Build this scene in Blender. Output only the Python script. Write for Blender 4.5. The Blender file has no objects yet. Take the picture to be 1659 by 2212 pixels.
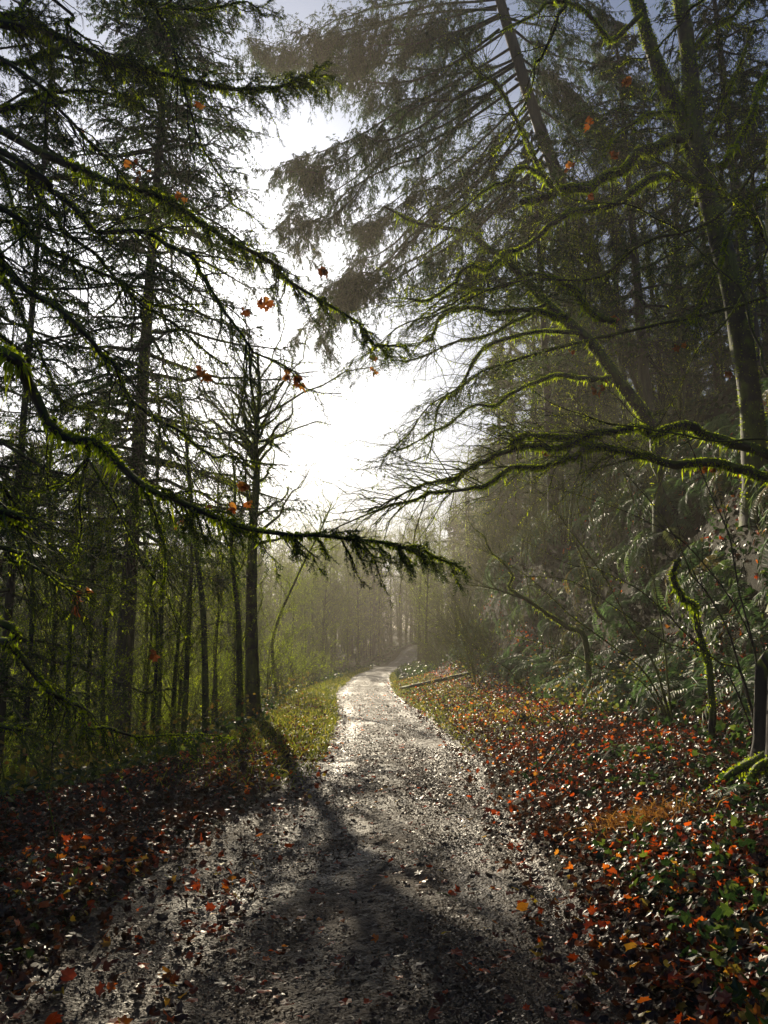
import bpy, math, time
import numpy as np
from mathutils import Vector
T0 = time.time()
rng = np.random.default_rng(11)
C = bpy.context.scene.collection
R = math.radians
PITCH = R(9.74); CAMZ = 1.6; F = 804.0          # focal length in pixels of the 768x1024 frame
SUN_EL, SUN_AZ = 24.3, -12.45                    # degrees; azimuth from +Y, minus is to the left

# ------------------------------------------------------------------ helpers
def at(px, py, d):
    """world point seen at pixel (of the 1659x2212 view) at distance d along +Y"""
    cx = (px/1659*768-384)/F; cy = (512-py/2212*1024)/F
    v = np.array([cx, math.cos(PITCH)-cy*math.sin(PITCH), math.sin(PITCH)+cy*math.cos(PITCH)])
    return v*(d/v[1])+np.array([0, 0, CAMZ])

def nrm(a): return a/np.maximum(np.linalg.norm(a, axis=-1, keepdims=True), 1e-9)
def U(a, b, n=None): return rng.uniform(a, b, n)

class MB:
    def __init__(s): s.v = []; s.q = []; s.t = []; s.r = []; s.n = 0
    def add(s, V, Fc, rnd=None):
        V = np.asarray(V, np.float32).reshape(-1, 3); Fc = np.asarray(Fc, np.int64)
        (s.q if Fc.shape[1] == 4 else s.t).append(Fc+s.n)
        s.v.append(V); s.n += len(V)
        s.r.append(np.zeros(len(V), np.float32) if rnd is None else np.asarray(rnd, np.float32).ravel())
    def build(s, name, mat, parent=None, origin=(0, 0, 0), smooth=True):
        me = bpy.data.meshes.new(name)
        if s.v:
            V = np.concatenate(s.v)-np.asarray(origin, np.float32)
            q = np.concatenate(s.q) if s.q else np.zeros((0, 4), np.int64)
            t = np.concatenate(s.t) if s.t else np.zeros((0, 3), np.int64)
            loops = np.concatenate([q.ravel(), t.ravel()]).astype(np.int32)
            ls = np.concatenate([np.arange(len(q))*4, len(q)*4+np.arange(len(t))*3]).astype(np.int32)
            me.vertices.add(len(V)); me.vertices.foreach_set('co', V.astype(np.float32).ravel())
            me.loops.add(len(loops)); me.loops.foreach_set('vertex_index', loops)
            me.polygons.add(len(ls)); me.polygons.foreach_set('loop_start', ls)
            me.polygons.foreach_set('use_smooth', np.full(len(ls), smooth, dtype=bool))
            me.update(calc_edges=True)
            a = me.attributes.new('rnd', 'FLOAT', 'POINT'); a.data.foreach_set('value', np.concatenate(s.r))
        me.materials.append(mat)
        o = bpy.data.objects.new(name, me); C.objects.link(o)
        if parent is not None: o.parent = parent
        return o

def tag(o, label=None, cat=None, group=None, kind=None):
    if label: o['label'] = label
    if cat: o['category'] = cat
    if group: o['group'] = group
    if kind: o['kind'] = kind
    return o
def empty(name, loc, label, cat, group=None):
    o = bpy.data.objects.new(name, None); C.objects.link(o); o.location = loc; o.empty_display_size = .3
    return tag(o, label, cat, group)
def dup(root, loc, rz, sc, label, group=None):
    r = root.copy(); C.objects.link(r)
    r.location = loc; r.rotation_euler = (0, 0, rz); r.scale = sc if hasattr(sc, '__len__') else (sc, sc, sc)
    r['label'] = label
    if group: r['group'] = group
    for ch in root.children:
        c = ch.copy(); C.objects.link(c); c.parent = r
        for g in ch.children:
            d = g.copy(); C.objects.link(d); d.parent = c
    return r

def catmull(p, n):
    p = np.asarray(p, float); k = len(p)
    P = np.vstack([2*p[0]-p[1], p, 2*p[-1]-p[-2]])
    t = np.linspace(0, k-1-1e-6, n); i = t.astype(int); u = (t-i)[:, None]
    a, b, c, d = P[i], P[i+1], P[i+2], P[i+3]
    return .5*((2*b)+(c-a)*u+(2*a-5*b+4*c-d)*u*u+(3*b-a-3*c+d)*u**3)

def tubes(mb, P, Rr, S=3, rough=0.0, rnd=None):
    P = np.asarray(P, float); Rr = np.asarray(Rr, float)
    N, K, _ = P.shape
    if N == 0: return
    T = nrm(np.gradient(P, axis=1)); m = nrm(P[:, -1]-P[:, 0])
    ref = np.where(np.abs(m[:, 2:3]) < .8, [[0, 0, 1.]], [[1., 0, 0]])
    A = nrm(np.cross(T, ref[:, None])); B = np.cross(T, A)
    a = 2*np.pi*np.arange(S)/S
    rr = Rr[:, :, None]*np.ones(S)
    if rough: rr = rr*(1+rough*rng.standard_normal((N, K, S)))
    V = P[:, :, None]+rr[..., None]*(np.cos(a)[:, None]*A[:, :, None]+np.sin(a)[:, None]*B[:, :, None])
    base = (np.arange(N)*K*S)[:, None, None]; k = (np.arange(K-1)*S)[None, :, None]; s = np.arange(S)[None, None]
    s2 = (s+1) % S
    Fc = np.stack([base+k+s, base+k+s2, base+k+S+s2, base+k+S+s], -1).reshape(-1, 4)
    r = np.repeat(U(0, 1, N) if rnd is None else rnd, K*S)
    mb.add(V, Fc, r)

def along(P, idx, t):
    K = P.shape[1]; f = np.clip(t, 0, .9999)*(K-1); i = f.astype(int); u = (f-i)[:, None]
    a, b = P[idx, i], P[idx, i+1]
    return a+(b-a)*u, nrm(b-a)

def perp_of(T, flat=False, roll=.35):
    if flat:
        p = np.cross(T, [0, 0, 1.])+1e-4
        p = nrm(p)*rng.choice([-1, 1], len(T))[:, None]+rng.standard_normal(T.shape)*roll
    else: p = rng.standard_normal(T.shape)
    return nrm(p-T*np.sum(p*T, -1, keepdims=True))

def spawn(P, Rr, n, t=(.15, 1), L=.5, ang=(35, 70), droop=.1, bias=(0, 0, 0), K=5, flat=False, r0=.02, wig=.06, taper=.55, curve=.15):
    N = P.shape[0]; idx = np.repeat(np.arange(N), n); M = len(idx)
    tt = U(t[0], t[1], M); pos, T = along(P, idx, tt)
    p = perp_of(T, flat); a = np.radians(U(ang[0], ang[1], M))[:, None]
    d = nrm(np.cos(a)*T+np.sin(a)*p+np.asarray(bias))
    ln = (np.asarray(L) if np.ndim(L) == 0 else np.asarray(L)[idx])*(1-taper*tt)*U(.55, 1.25, M)
    s = np.linspace(0, 1, K)[None, :, None]
    cv = rng.standard_normal((M, 1, 3))*curve+np.array([0, 0, -1.])*droop
    ln = ln*U(.6, 1.3, M)
    Q = pos[:, None]+ln[:, None, None]*(d[:, None]*s+cv*s**2+rng.standard_normal((M, K, 3))*wig*s)
    f = np.clip(tt, 0, .999)*(Rr.shape[1]-1)
    rp = Rr[idx, f.astype(int)]
    rb = np.minimum(rp*.65, r0)
    return Q, rb[:, None]*(1-.8*np.linspace(0, 1, K)[None])

def blades(mb, pos, d, n, L, W, rnd=None, sag=0.0):
    M = len(pos)
    if M == 0: return
    d = nrm(d); s = nrm(np.cross(d, n)); L = np.broadcast_to(L, M)[:, None]; W = np.broadcast_to(W, M)[:, None]
    mid = pos+d*L*.42; tip = pos+d*L+np.array([0, 0, -1.])*sag*L
    V = np.stack([pos, mid-s*W*.5, tip, mid+s*W*.5], 1)
    r = U(0, 1, M) if rnd is None else rnd
    mb.add(V, np.arange(M*4).reshape(M, 4), np.repeat(r, 4))

OUT = [(0, 1), (22, .62), (45, .9), (68, .56), (100, .76), (135, .5), (180, .4), (225, .5), (260, .76), (292, .56), (315, .9), (338, .62)]
OUT_A = np.radians([a for a, _ in OUT]); OUT_R = np.array([r for _, r in OUT])
OVAL_R = np.array([1, .8, .68, .6, .58, .55, .5, .55, .58, .6, .68, .8])
def leaves(mb, pos, d, n, size, rnd=None, curl=.25, outline=None):
    """maple leaves as bent twelve-sided fans"""
    M = len(pos); d = nrm(d); n = nrm(n-d*np.sum(n*d, -1, keepdims=True)); s = np.cross(d, n)
    size = np.broadcast_to(size, M)[:, None]
    rr = (OUT_R if outline is None else outline)[None]*U(.8, 1.15, (M, 12))
    y = rr*np.cos(OUT_A); x = rr*np.sin(OUT_A)
    c1 = rng.standard_normal((M, 1))*curl; c2 = rng.standard_normal((M, 1))*curl
    z = c1*x*x+c2*y*y+rng.standard_normal((M, 12))*.06
    V = pos[:, None]+size[..., None]*(x[..., None]*s[:, None]+y[..., None]*d[:, None]+z[..., None]*n[:, None])
    V = np.concatenate([pos[:, None]+d[:, None]*0, V], 1)
    i = np.arange(12); tri = np.stack([np.zeros(12, int), 1+i, 1+(i+1) % 12], 1)
    Fc = (np.arange(M)*13)[:, None, None]+tri[None]
    r = np.clip(U(0, 1, M)+(.2*noise2(pos[:, 0], pos[:, 1], .8, 45) if M > 9000 else 0), 0, 1) if rnd is None else rnd
    mb.add(V, Fc.reshape(-1, 3), np.repeat(r, 13))

def noise2(x, y, f=1.0, seed=0):
    r = np.random.default_rng(seed); o = 0
    for k in range(6):
        a = r.uniform(0, 6.28); w = f*r.uniform(.6, 1.7)
        o = o+np.sin((x*np.cos(a)+y*np.sin(a))*w+r.uniform(0, 6.28))
    return o/6*1.6

# ------------------------------------------------------------------ materials
def new_mat(name):
    m = bpy.data.materials.new(name); m.use_nodes = True; nt = m.node_tree; nt.nodes.clear()
    return m, nt, nt.nodes.new('ShaderNodeOutputMaterial')
def N(nt, t, **kw):
    n = nt.nodes.new(t)
    for k, v in kw.items():
        if k in n.inputs: n.inputs[k].default_value = v
        else: setattr(n, k, v)
    return n
def ramp(nt, cols, src):
    n = nt.nodes.new('ShaderNodeValToRGB'); e = n.color_ramp.elements
    while len(e) < len(cols): e.new(.5)
    for i, c in enumerate(cols):
        e[i].position = c[0]; e[i].color = (*c[1], 1)
    nt.links.new(src, n.inputs['Fac']); return n.outputs['Color']

def leaf_mat(name, cols, transl=.45, rough=.4, spec=.5, tcol=1.5, bump=0):
    m, nt, out = new_mat(name); L = nt.links.new
    a = N(nt, 'ShaderNodeAttribute', attribute_name='rnd')
    col = ramp(nt, cols, a.outputs['Fac'])
    p = N(nt, 'ShaderNodeBsdfPrincipled', Roughness=rough); p.inputs['Specular IOR Level'].default_value = spec
    L(col, p.inputs['Base Color'])
    t = N(nt, 'ShaderNodeBsdfTranslucent')
    g = N(nt, 'ShaderNodeMix', data_type='RGBA', blend_type='MULTIPLY'); g.inputs[0].default_value = 1
    L(col, g.inputs[6]); g.inputs[7].default_value = (tcol, tcol, tcol*.8, 1); L(g.outputs[2], t.inputs['Color'])
    mx = N(nt, 'ShaderNodeMixShader'); mx.inputs[0].default_value = transl
    L(p.outputs[0], mx.inputs[1]); L(t.outputs[0], mx.inputs[2]); L(mx.outputs[0], out.inputs[0])
    return m

def bark_mat(name, c1, c2, moss=.5, scale=14, stretch=.25, mosscol=((.04, .055, .004), (.15, .19, .01))):
    m, nt, out = new_mat(name); L = nt.links.new
    tc = N(nt, 'ShaderNodeTexCoord'); mp = N(nt, 'ShaderNodeMapping'); mp.inputs['Scale'].default_value = (1, 1, stretch)
    L(tc.outputs['Object'], mp.inputs[0])
    n1 = N(nt, 'ShaderNodeTexNoise', Scale=scale, Detail=6, Roughness=.65); L(mp.outputs[0], n1.inputs['Vector'])
    n2 = N(nt, 'ShaderNodeTexNoise', Scale=3.5, Detail=5); L(tc.outputs['Object'], n2.inputs['Vector'])
    col = ramp(nt, [(.3, c1), (.7, c2)], n1.outputs['Fac'])
    mc = ramp(nt, [(.3, mosscol[0]), (.7, mosscol[1])], n1.outputs['Fac'])
    ge = N(nt, 'ShaderNodeNewGeometry'); sx = N(nt, 'ShaderNodeSeparateXYZ'); L(ge.outputs['Normal'], sx.inputs[0])
    ma = N(nt, 'ShaderNodeMath', operation='MULTIPLY_ADD'); L(sx.outputs['Z'], ma.inputs[0]); ma.inputs[1].default_value = .35; L(n2.outputs['Fac'], ma.inputs[2])
    mr = N(nt, 'ShaderNodeMapRange'); mr.inputs['From Min'].default_value = .85-.6*moss; mr.inputs['From Max'].default_value = 1.0-.6*moss
    L(ma.outputs[0], mr.inputs[0])
    mx = N(nt, 'ShaderNodeMix', data_type='RGBA'); L(mr.outputs[0], mx.inputs[0]); L(col, mx.inputs[6]); L(mc, mx.inputs[7])
    p = N(nt, 'ShaderNodeBsdfPrincipled', Roughness=.75); L(mx.outputs[2], p.inputs['Base Color'])
    bp = N(nt, 'ShaderNodeBump', Strength=.8, Distance=.02); L(n1.outputs['Fac'], bp.inputs['Height']); L(bp.outputs[0], p.inputs['Normal'])
    L(p.outputs[0], out.inputs[0]); return m

BARK = bark_mat('bark_dark', (.008, .006, .005), (.03, .024, .018), .25)
BARKM = bark_mat('bark_mossy', (.012, .009, .007), (.042, .034, .024), .7)
BARKF = bark_mat('bark_fir', (.02, .016, .013), (.08, .06, .045), .15, 10, .15)
TWIG = bark_mat('bark_twig', (.02, .015, .01), (.06, .045, .03), .45, 30)
TWIGM = bark_mat('bark_twig_mossy', (.04, .036, .012), (.11, .1, .028), .75, 30)
MOSS = leaf_mat('moss', [(0, (.06, .09, .005)), (.5, (.21, .29, .008)), (1, (.4, .46, .015))], .65, .7, .15, 2.2)
NEEDLE = leaf_mat('needles', [(0, (.018, .032, .01)), (.6, (.04, .065, .018)), (1, (.1, .13, .02))], .5, .5, .2, 2.4)
NEEDLEF = leaf_mat('needles_fir', [(0, (.007, .02, .006)), (.6, (.017, .046, .008)), (1, (.055, .095, .01))], .4, .55, .12, 2.6)
FERN = leaf_mat('fern_green', [(0, (.03, .06, .025)), (.7, (.065, .12, .045)), (.9, (.1, .15, .04)), (1, (.2, .11, .03))], .55, .48, .55, 2.1)
DEADL = leaf_mat('dead_leaf', [(0, (.1, .03, .01)), (.5, (.3, .09, .02)), (1, (.45, .2, .04))], .6, .4, .4, 1.5)
LITTER = leaf_mat('leaf_litter', [(0, (.012, .007, .005)), (.5, (.05, .016, .007)), (.68, (.22, .03, .006)), (.84, (.5, .068, .008)), (.93, (.62, .17, .015)), (1, (.4, .3, .04))], .5, .36, .6, 1.9)
CRUMB = leaf_mat('leaf_crumbs', [(0, (.014, .01, .007)), (.5, (.05, .032, .019)), (.85, (.115, .071, .042)), (1, (.24, .1, .04))], .15, .45, .45, 1.2)
IVY = leaf_mat('ground_ivy', [(0, (.01, .024, .007)), (.7, (.028, .062, .014)), (1, (.12, .16, .025))], .45, .38, .5, 2.0)
GRASSM = leaf_mat('grass_blades', [(0, (.03, .05, .012)), (.6, (.15, .18, .018)), (1, (.38, .33, .05))], .6, .45, .4, 1.6)
DRYG = leaf_mat('dry_grass', [(0, (.16, .06, .015)), (.6, (.32, .14, .03)), (1, (.42, .24, .06))], .5, .45, .4, 1.5)
YELL = leaf_mat('yellowing_leaves', [(0, (.08, .09, .015)), (.5, (.2, .18, .025)), (.8, (.35, .25, .04)), (1, (.3, .1, .03))], .55, .4, .4, 1.5)

def ground_mat(name, cols, rough, bumps, wet=None):
    m, nt, out = new_mat(name); L = nt.links.new
    tc = N(nt, 'ShaderNodeTexCoord')
    n1 = N(nt, 'ShaderNodeTexNoise', Scale=22, Detail=8, Roughness=.7); L(tc.outputs['Object'], n1.inputs['Vector'])
    n2 = N(nt, 'ShaderNodeTexNoise', Scale=1.3, Detail=4); L(tc.outputs['Object'], n2.inputs['Vector'])
    vo = N(nt, 'ShaderNodeTexVoronoi', Scale=55); L(tc.outputs['Object'], vo.inputs['Vector'])
    av = N(nt, 'ShaderNodeMath', operation='MULTIPLY_ADD'); L(n1.outputs['Fac'], av.inputs[0]); av.inputs[1].default_value = .6
    hb = N(nt, 'ShaderNodeMath', operation='MULTIPLY'); L(n2.outputs['Fac'], hb.inputs[0]); hb.inputs[1].default_value = .4
    L(hb.outputs[0], av.inputs[2])
    p = N(nt, 'ShaderNodeBsdfPrincipled'); L(ramp(nt, cols, av.outputs[0]), p.inputs['Base Color'])
    mr = N(nt, 'ShaderNodeMapRange'); mr.inputs['From Min'].default_value = .35; mr.inputs['From Max'].default_value = .65
    mr.inputs['To Min'].default_value = rough[0]; mr.inputs['To Max'].default_value = rough[1]
    L(n2.outputs['Fac'], mr.inputs[0])
    if wet:
        aw = N(nt, 'ShaderNodeAttribute', attribute_name='rnd'); wr = N(nt, 'ShaderNodeMix', data_type='FLOAT')
        L(aw.outputs['Fac'], wr.inputs[0]); L(mr.outputs[0], wr.inputs[2]); wr.inputs[3].default_value = .2; L(wr.outputs[0], p.inputs['Roughness'])
    else: L(mr.outputs[0], p.inputs['Roughness'])
    ad = N(nt, 'ShaderNodeMath', operation='MULTIPLY_ADD'); L(vo.outputs['Distance'], ad.inputs[0]); ad.inputs[1].default_value = .6; L(n1.outputs['Fac'], ad.inputs[2])
    bp = N(nt, 'ShaderNodeBump', Strength=bumps, Distance=.02); L(ad.outputs[0], bp.inputs['Height']); L(bp.outputs[0], p.inputs['Normal'])
    L(p.outputs[0], out.inputs[0]); return m
GROUND = ground_mat('forest_soil', [(.3, (.012, .01, .006)), (.5, (.028, .022, .009)), (.7, (.035, .04, .01))], (.8, .95), .9)
GROUND.node_tree.nodes['Principled BSDF'].inputs['Specular IOR Level'].default_value = .15
ROAD = ground_mat('wet_gravel', [(.3, (.012, .0075, .0045)), (.5, (.048, .028, .015)), (.7, (.105, .06, .032))], (.48, .72), .8, True)
ROAD.node_tree.nodes['Principled BSDF'].inputs['Specular IOR Level'].default_value = .35

# ------------------------------------------------------------------ terrain
_y = np.linspace(-60, 200, 1301)
_rc = np.interp(_y, [-60, -10, 3.8, 9.9, 18.7, 30, 51, 74, 95, 130, 200], [-.3, -.2, -.1, .14, 0, -.8, -.85, .2, 3.5, 14, 40])
_k = np.exp(-.5*(np.arange(-30, 31)*.2/2.5)**2); _rc = np.convolve(np.pad(_rc, 30, 'edge'), _k/_k.sum(), 'valid')
def rc(y): return np.interp(y, _y, _rc)
def verge(y): return np.interp(y, [0, 8.8, 12.5, 20, 40], [4.3, 4.0, 2.9, 2.3, 2.0])
def kl(y): return np.interp(y, [-6, 6, 9, 13], [1.42, 1.4, 1.2, 1.0])      # the track widens on the left near the camera
def lane(x, y):
    s = x-rc(y); return np.where(s < 0, s/kl(y), s)
def ground(x, y):
    x = np.asarray(x, float); y = np.asarray(y, float)
    s = x-rc(y); b = .5*noise2(x*0, y, .35, 3)+.2*noise2(x, y, 1.1, 4)
    zr = np.interp(s-b*np.clip((s-2)/2, 0, 1), [1.2, 1.45, 3.6, 4.7, 6.4, 10, 24, 120], [0, .05, .55, 1.3, 5.1, 9.2, 10.4, 12])
    w = verge(y); u = -s-w
    zl = np.where(u < 0, .05*np.clip((-lane(x, y)-1.2)/.3, 0, 1)-.06*np.clip((-s-1.9)/2, 0, 1), -np.interp(u, [0, .4, 5, 20, 120], [0.02, .12, 1.7, 3.0, 4.2]))
    z = np.where(s > 0, zr, zl)
    sl = lane(x, y); off = np.clip((np.abs(sl)-1.3)/.8, 0, 1)
    z = z+np.where(y > 78, (y-78)*.1*np.clip((y-78)/15, 0, 1), 0)
    z = z+off*(.05*noise2(x, y, 2.2, 5)+.025*noise2(x, y, 6, 6))+.012*noise2(x, y, .8, 9)
    return z-.05*np.clip((1.25-np.abs(sl))/.12, 0, 1)
def road_z(x, y):
    return ground(x, y)+.05*np.clip((1.25-np.abs(lane(x, y)))/.12, 0, 1)
def gnormal(x, y, e=.12):
    gx = (ground(x+e, y)-ground(x-e, y))/(2*e); gy = (ground(x, y+e)-ground(x, y-e))/(2*e)
    return nrm(np.stack([-gx, -gy, np.ones_like(gx)], -1))

def grid(mb, xs, ys, zf):
    X, Y = np.meshgrid(xs, ys); Z = zf(X, Y)
    nx, ny = len(xs), len(ys); i = np.arange(nx*ny).reshape(ny, nx)
    Fc = np.stack([i[:-1, :-1], i[:-1, 1:], i[1:, 1:], i[1:, :-1]], -1).reshape(-1, 4)
    mb.add(np.stack([X, Y, Z], -1), Fc)
mb = MB()
xs = np.concatenate([np.linspace(-115, -12, 50)[:-1], np.arange(-12, 12, .12), np.linspace(12, 115, 50)])
ys = np.concatenate([np.linspace(-38, -2, 20)[:-1], np.arange(-2, 40, .16), np.linspace(40, 165, 160)])
grid(mb, xs, ys, ground)
tag(mb.build('ground', GROUND), 'dark forest floor sloping up to the right of the track', kind='structure')

mb = MB()
ss = np.linspace(-1.36, 1.36, 110); ys = np.concatenate([np.arange(-6, 14, .025), np.arange(14, 40, .08), np.arange(40, 160, .5)])
S_, Y_ = np.meshgrid(ss, ys)
wob = .10*noise2(S_*0, Y_, 1.3, 21)+.05*noise2(S_*0, Y_, 4, 22)
X_ = rc(Y_)+S_*np.where(S_ < 0, kl(Y_), 1)*(1+.04*noise2(S_*0, Y_, .9, 23))
Z_ = road_z(X_, Y_)+.006+.012*np.exp(-(S_/.35)**2)-.02*np.exp(-((np.abs(S_)-.75)/.22)**2)+.006*noise2(X_, Y_, 14, 24)+.004*rng.standard_normal(X_.shape)
Z_ -= .07*np.clip((np.abs(S_)+wob-1.2)/.14, 0, 1)
i = np.arange(S_.size).reshape(S_.shape)
rut = np.exp(-((S_-1.08-.06*wob)/.1)**2); trk = np.exp(-((np.abs(S_)-.68)/.2)**2)
Z_ -= .03*rut*(.6+.5*noise2(S_*0, Y_, 2.1, 25))
wet = np.clip(rut*(.8+.4*noise2(X_, Y_, 1.7, 26))+trk*(.35+.4*noise2(X_, Y_, .9, 27)), 0, 1)
mb.add(np.stack([X_, Y_, Z_], -1), np.stack([i[:-1, :-1], i[:-1, 1:], i[1:, 1:], i[1:, :-1]], -1).reshape(-1, 4), wet)
tag(mb.build('road', ROAD), 'wet gravel forest track strewn with leaf crumbs', kind='structure')

# crumbs and leaf bits trodden into the track
def sampy(n, a, b): return a*(b/a)**U(0, 1, n)          # denser near the camera
n = 480000; y = sampy(n, 2.4, 45); s = np.clip(rng.normal(0, .75, n), -1.5, 1.5); x = rc(y)+np.where(s < 0, s*kl(y), s)
keep = noise2(x, y, 2.5, 31)+.4*rng.standard_normal(n)-.7*np.exp(-((np.abs(s)-.68)/.2)**2) > -.6
x, y = x[keep], y[keep]; n = len(x)
mb = MB()
pos = np.stack([x, y, road_z(x, y)+U(.004, .02, n)], -1)
d = np.stack([U(-1, 1, n), U(-1, 1, n), U(-.35, .5, n)], -1); nn = np.array([0, 0, 1.])+rng.standard_normal((n, 3))*np.clip(.42-.012*y, .2, .4)[:, None]
sz = (.007+.028*U(0, 1, n)**3)*np.clip(y/8, .75, 1.25)
blades(mb, pos, d, nn, sz, sz*U(.4, .9, n), sag=.1)
tag(mb.build('leaf_crumbs', CRUMB, smooth=False), 'dark wet crumbs of leaves and grit trodden into the track', 'leaf crumbs', kind='stuff')

def scatter_leaves(n, smin, smax, y0, y1, size, dens=None, lift=(.0, .05), tilt=.3):
    y = sampy(n, y0, y1); s = U(smin, smax, n) if np.ndim(smin) == 0 else smin(y, n)
    x = rc(y)+s; k = np.ones(n, bool)
    if dens is not None: k = dens(x, y, s) > U(0, 1, n)
    x, y = x[k], y[k]; n = len(x)
    gn = gnormal(x, y); pos = np.stack([x, y, road_z(x, y)+.012*(np.abs(lane(x, y)) < 1.3)+U(*lift, n)], -1)
    d = rng.standard_normal((n, 3)); nn = gn+rng.standard_normal((n, 3))*tilt
    d = nrm(d-nn*np.sum(d*nn, -1, keepdims=True)/np.sum(nn*nn, -1, keepdims=True))
    return pos, d, nn, U(size[0], size[1], n)
mb = MB()
leaves(mb, *scatter_leaves(66000, .85, 5.2, 2.4, 40, (.022, .056), lambda x, y, s: np.clip((s-1.12+.22*noise2(x*0, y, 1.9, 46))*1.8, .12, 1)*(.55+.6*noise2(x, y, 1.2, 41)+.2*noise2(x, y, 4, 43)), (.0, .09), .65))
leaves(mb, *scatter_leaves(2500, 5, 9, 6, 40, (.05, .09), None, (.0, .1), .5))
leaves(mb, *scatter_leaves(50000, -4.6, -.8, 2.4, 26, (.022, .056), lambda x, y, s: np.clip((-s/kl(y)-1.08+.26*noise2(x*0, y, 1.7, 47))*1.8, .1, 1)*(s > -verge(y)-.5)*(.55+.6*noise2(x, y, 1.3, 42)+.25*noise2(x, y, 4.2, 44)), (.0, .07), .55))
for a_, b_, n_ in ((.85, 5.0, 36000), (-4.6, -.8, 40000)):
    q_ = scatter_leaves(n_, a_, b_, 2.4, 26, (.018, .055), lambda x, y, s: (s > -verge(y)-.4)*np.clip((np.abs(lane(x, y))-1.1+.24*noise2(x*0, y, 1.8, 48))*1.8, .08, 1), (.0, .075), .5); leaves(mb, *q_, U(0, .52, len(q_[0])), .45)
leaves(mb, *scatter_leaves(1900, -1.1, 1.15, 2.4, 30, (.02, .05), None, (.045, .06), .2))
leaves(mb, *scatter_leaves(4000, -16, -2.5, 8, 45, (.05, .09), None, (.0, .08), .45))
tag(mb.build('leaf_litter', LITTER, smooth=False), 'wet red and brown maple leaves carpeting both verges of the track', 'leaf litter', kind='stuff')

# the largest fallen leaves, each on its own
protos = []
for k in range(6):
    mb = MB(); leaves(mb, np.zeros((1, 3)), np.array([[0, 1., 0]]), np.array([[0, 0, 1.]]), 1.0, np.array([.45+.1*k]), .3)
    protos.append(mb)
SETS = [('bright red maple leaf lying flat among the litter right of the track', 'maple leaves on the right verge', 1.5, 4.2, 110),
        ('red brown maple leaf lying among the litter left of the track', 'maple leaves on the left verge', -3.6, -1.3, 70)]
meshes = None
for lab, grp, a, b, cnt in SETS:
    pos, d, nn, sz = scatter_leaves(cnt, a, b, 3.2, 12, (.036, .056), None, (.06, .11), .45)
    first = []
    for k in range(len(pos)):
        if meshes is None or len(meshes) < 6:
            o = protos[0 if meshes is None else len(meshes)].build('fallen_leaf', LITTER, smooth=False)
            meshes = (meshes or [])+[o.data]
        else:
            o = bpy.data.objects.new('fallen_leaf', meshes[k % 6]); C.objects.link(o)
        o.location = pos[k]; q = Vector(nn[k]).to_track_quat('Z', 'Y'); o.rotation_mode = 'QUATERNION'
        from mathutils import Quaternion
        o.rotation_quaternion = q @ Quaternion((0, 0, 1), float(U(0, 6.28)))
        o.scale = (sz[k],)*3
        tag(o, lab, 'fallen leaf', grp)

# low green plants
mb = MB()
leaves(mb, *scatter_leaves(9000, 1.5, 4.6, 2.4, 30, (.03, .06), lambda x, y, s: np.clip(.15+.9*noise2(x, y, .9, 51)+.5*(y < 6.5), 0, 1), (.04, .16), .6), curl=.3)
leaves(mb, *scatter_leaves(16000, 3.5, 11, 5, 48, (.05, .11), lambda x, y, s: .75+.5*noise2(x, y, 1.1, 53), (.0, .22), .7), curl=.3)
leaves(mb, *scatter_leaves(26000, -18, -2.6, 8, 50, (.05, .1), lambda x, y, s: (s < -verge(y)-.2)*(.7+.5*noise2(x, y, .9, 54)), (.0, .35), .7), curl=.3)
leaves(mb, *scatter_leaves(2500, -4.5, -1.4, 2.4, 16, (.025, .05), lambda x, y, s: (lane(x, y) < -1.25)*np.clip(.1+.8*noise2(x, y, 1.2, 52), 0, 1), (.03, .1), .6), curl=.3)
leaves(mb, *scatter_leaves(9000, 1.5, 14, 40, 130, (.1, .22), None, (.0, .3), .7), curl=.3)
leaves(mb, *scatter_leaves(9000, -26, -1.5, 40, 130, (.1, .22), None, (.0, .3), .7), curl=.3)
tag(mb.build('ground_cover', IVY, smooth=False), 'low green creeping plants poking through the fallen leaves', 'ground cover', kind='stuff')
def grass(n, sa, sb, y0, y1, h, dens=None):
    pos, d, nn, sz = scatter_leaves(n, sa, sb, y0, y1, h, dens, (-.01, .01), .2)
    dd = nn*1+rng.standard_normal(pos.shape)*.45; dd[:, 2] = np.abs(dd[:, 2])
    return pos, dd, rng.standard_normal(pos.shape), sz
mb = MB()
p_, d_, n_, s_ = grass(42000, -2.9, -1.0, 9, 70, (.08, .3), lambda x, y, s: np.clip((y-9)/8, 0, 1)*(.7+.5*noise2(x, y, .9, 61)))
blades(mb, p_, d_, n_, s_, .008+.0004*p_[:, 1], sag=.35)
p_, d_, n_, s_ = grass(26000, 1.15, 3.0, 12, 70, (.05, .2), lambda x, y, s: np.clip((y-12)/10, 0, .8))
blades(mb, p_, d_, n_, s_, .008+.0004*p_[:, 1], sag=.35)
p_, d_, n_, s_ = grass(3000, -4.2, -1.4, 2.6, 9, (.04, .12), lambda x, y, s: (lane(x, y) < -1.2)*np.clip(noise2(x, y, 1.2, 62), 0, 1))
blades(mb, p_, d_, n_, s_, .004, sag=.4)
tag(mb.build('grass', GRASSM, smooth=False), 'short grass along the edges of the track', 'grass', kind='stuff')
mb = MB()
pos, d, nn, sz = scatter_leaves(7000, -8, -1.9, 8, 34, (.03, .06), lambda x, y, s: (s < -verge(y)+.5)*np.clip(.6+noise2(x, y, .8, 71), 0, 1), (.05, .8), .8)
leaves(mb, pos, d, nn, sz, outline=OVAL_R)
pos, d, nn, sz = scatter_leaves(4000, 2.0, 4.6, 11, 34, (.025, .05), lambda x, y, s: np.clip(.1+noise2(x, y, .8, 72), 0, 1), (.05, .5), .8)
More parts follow.
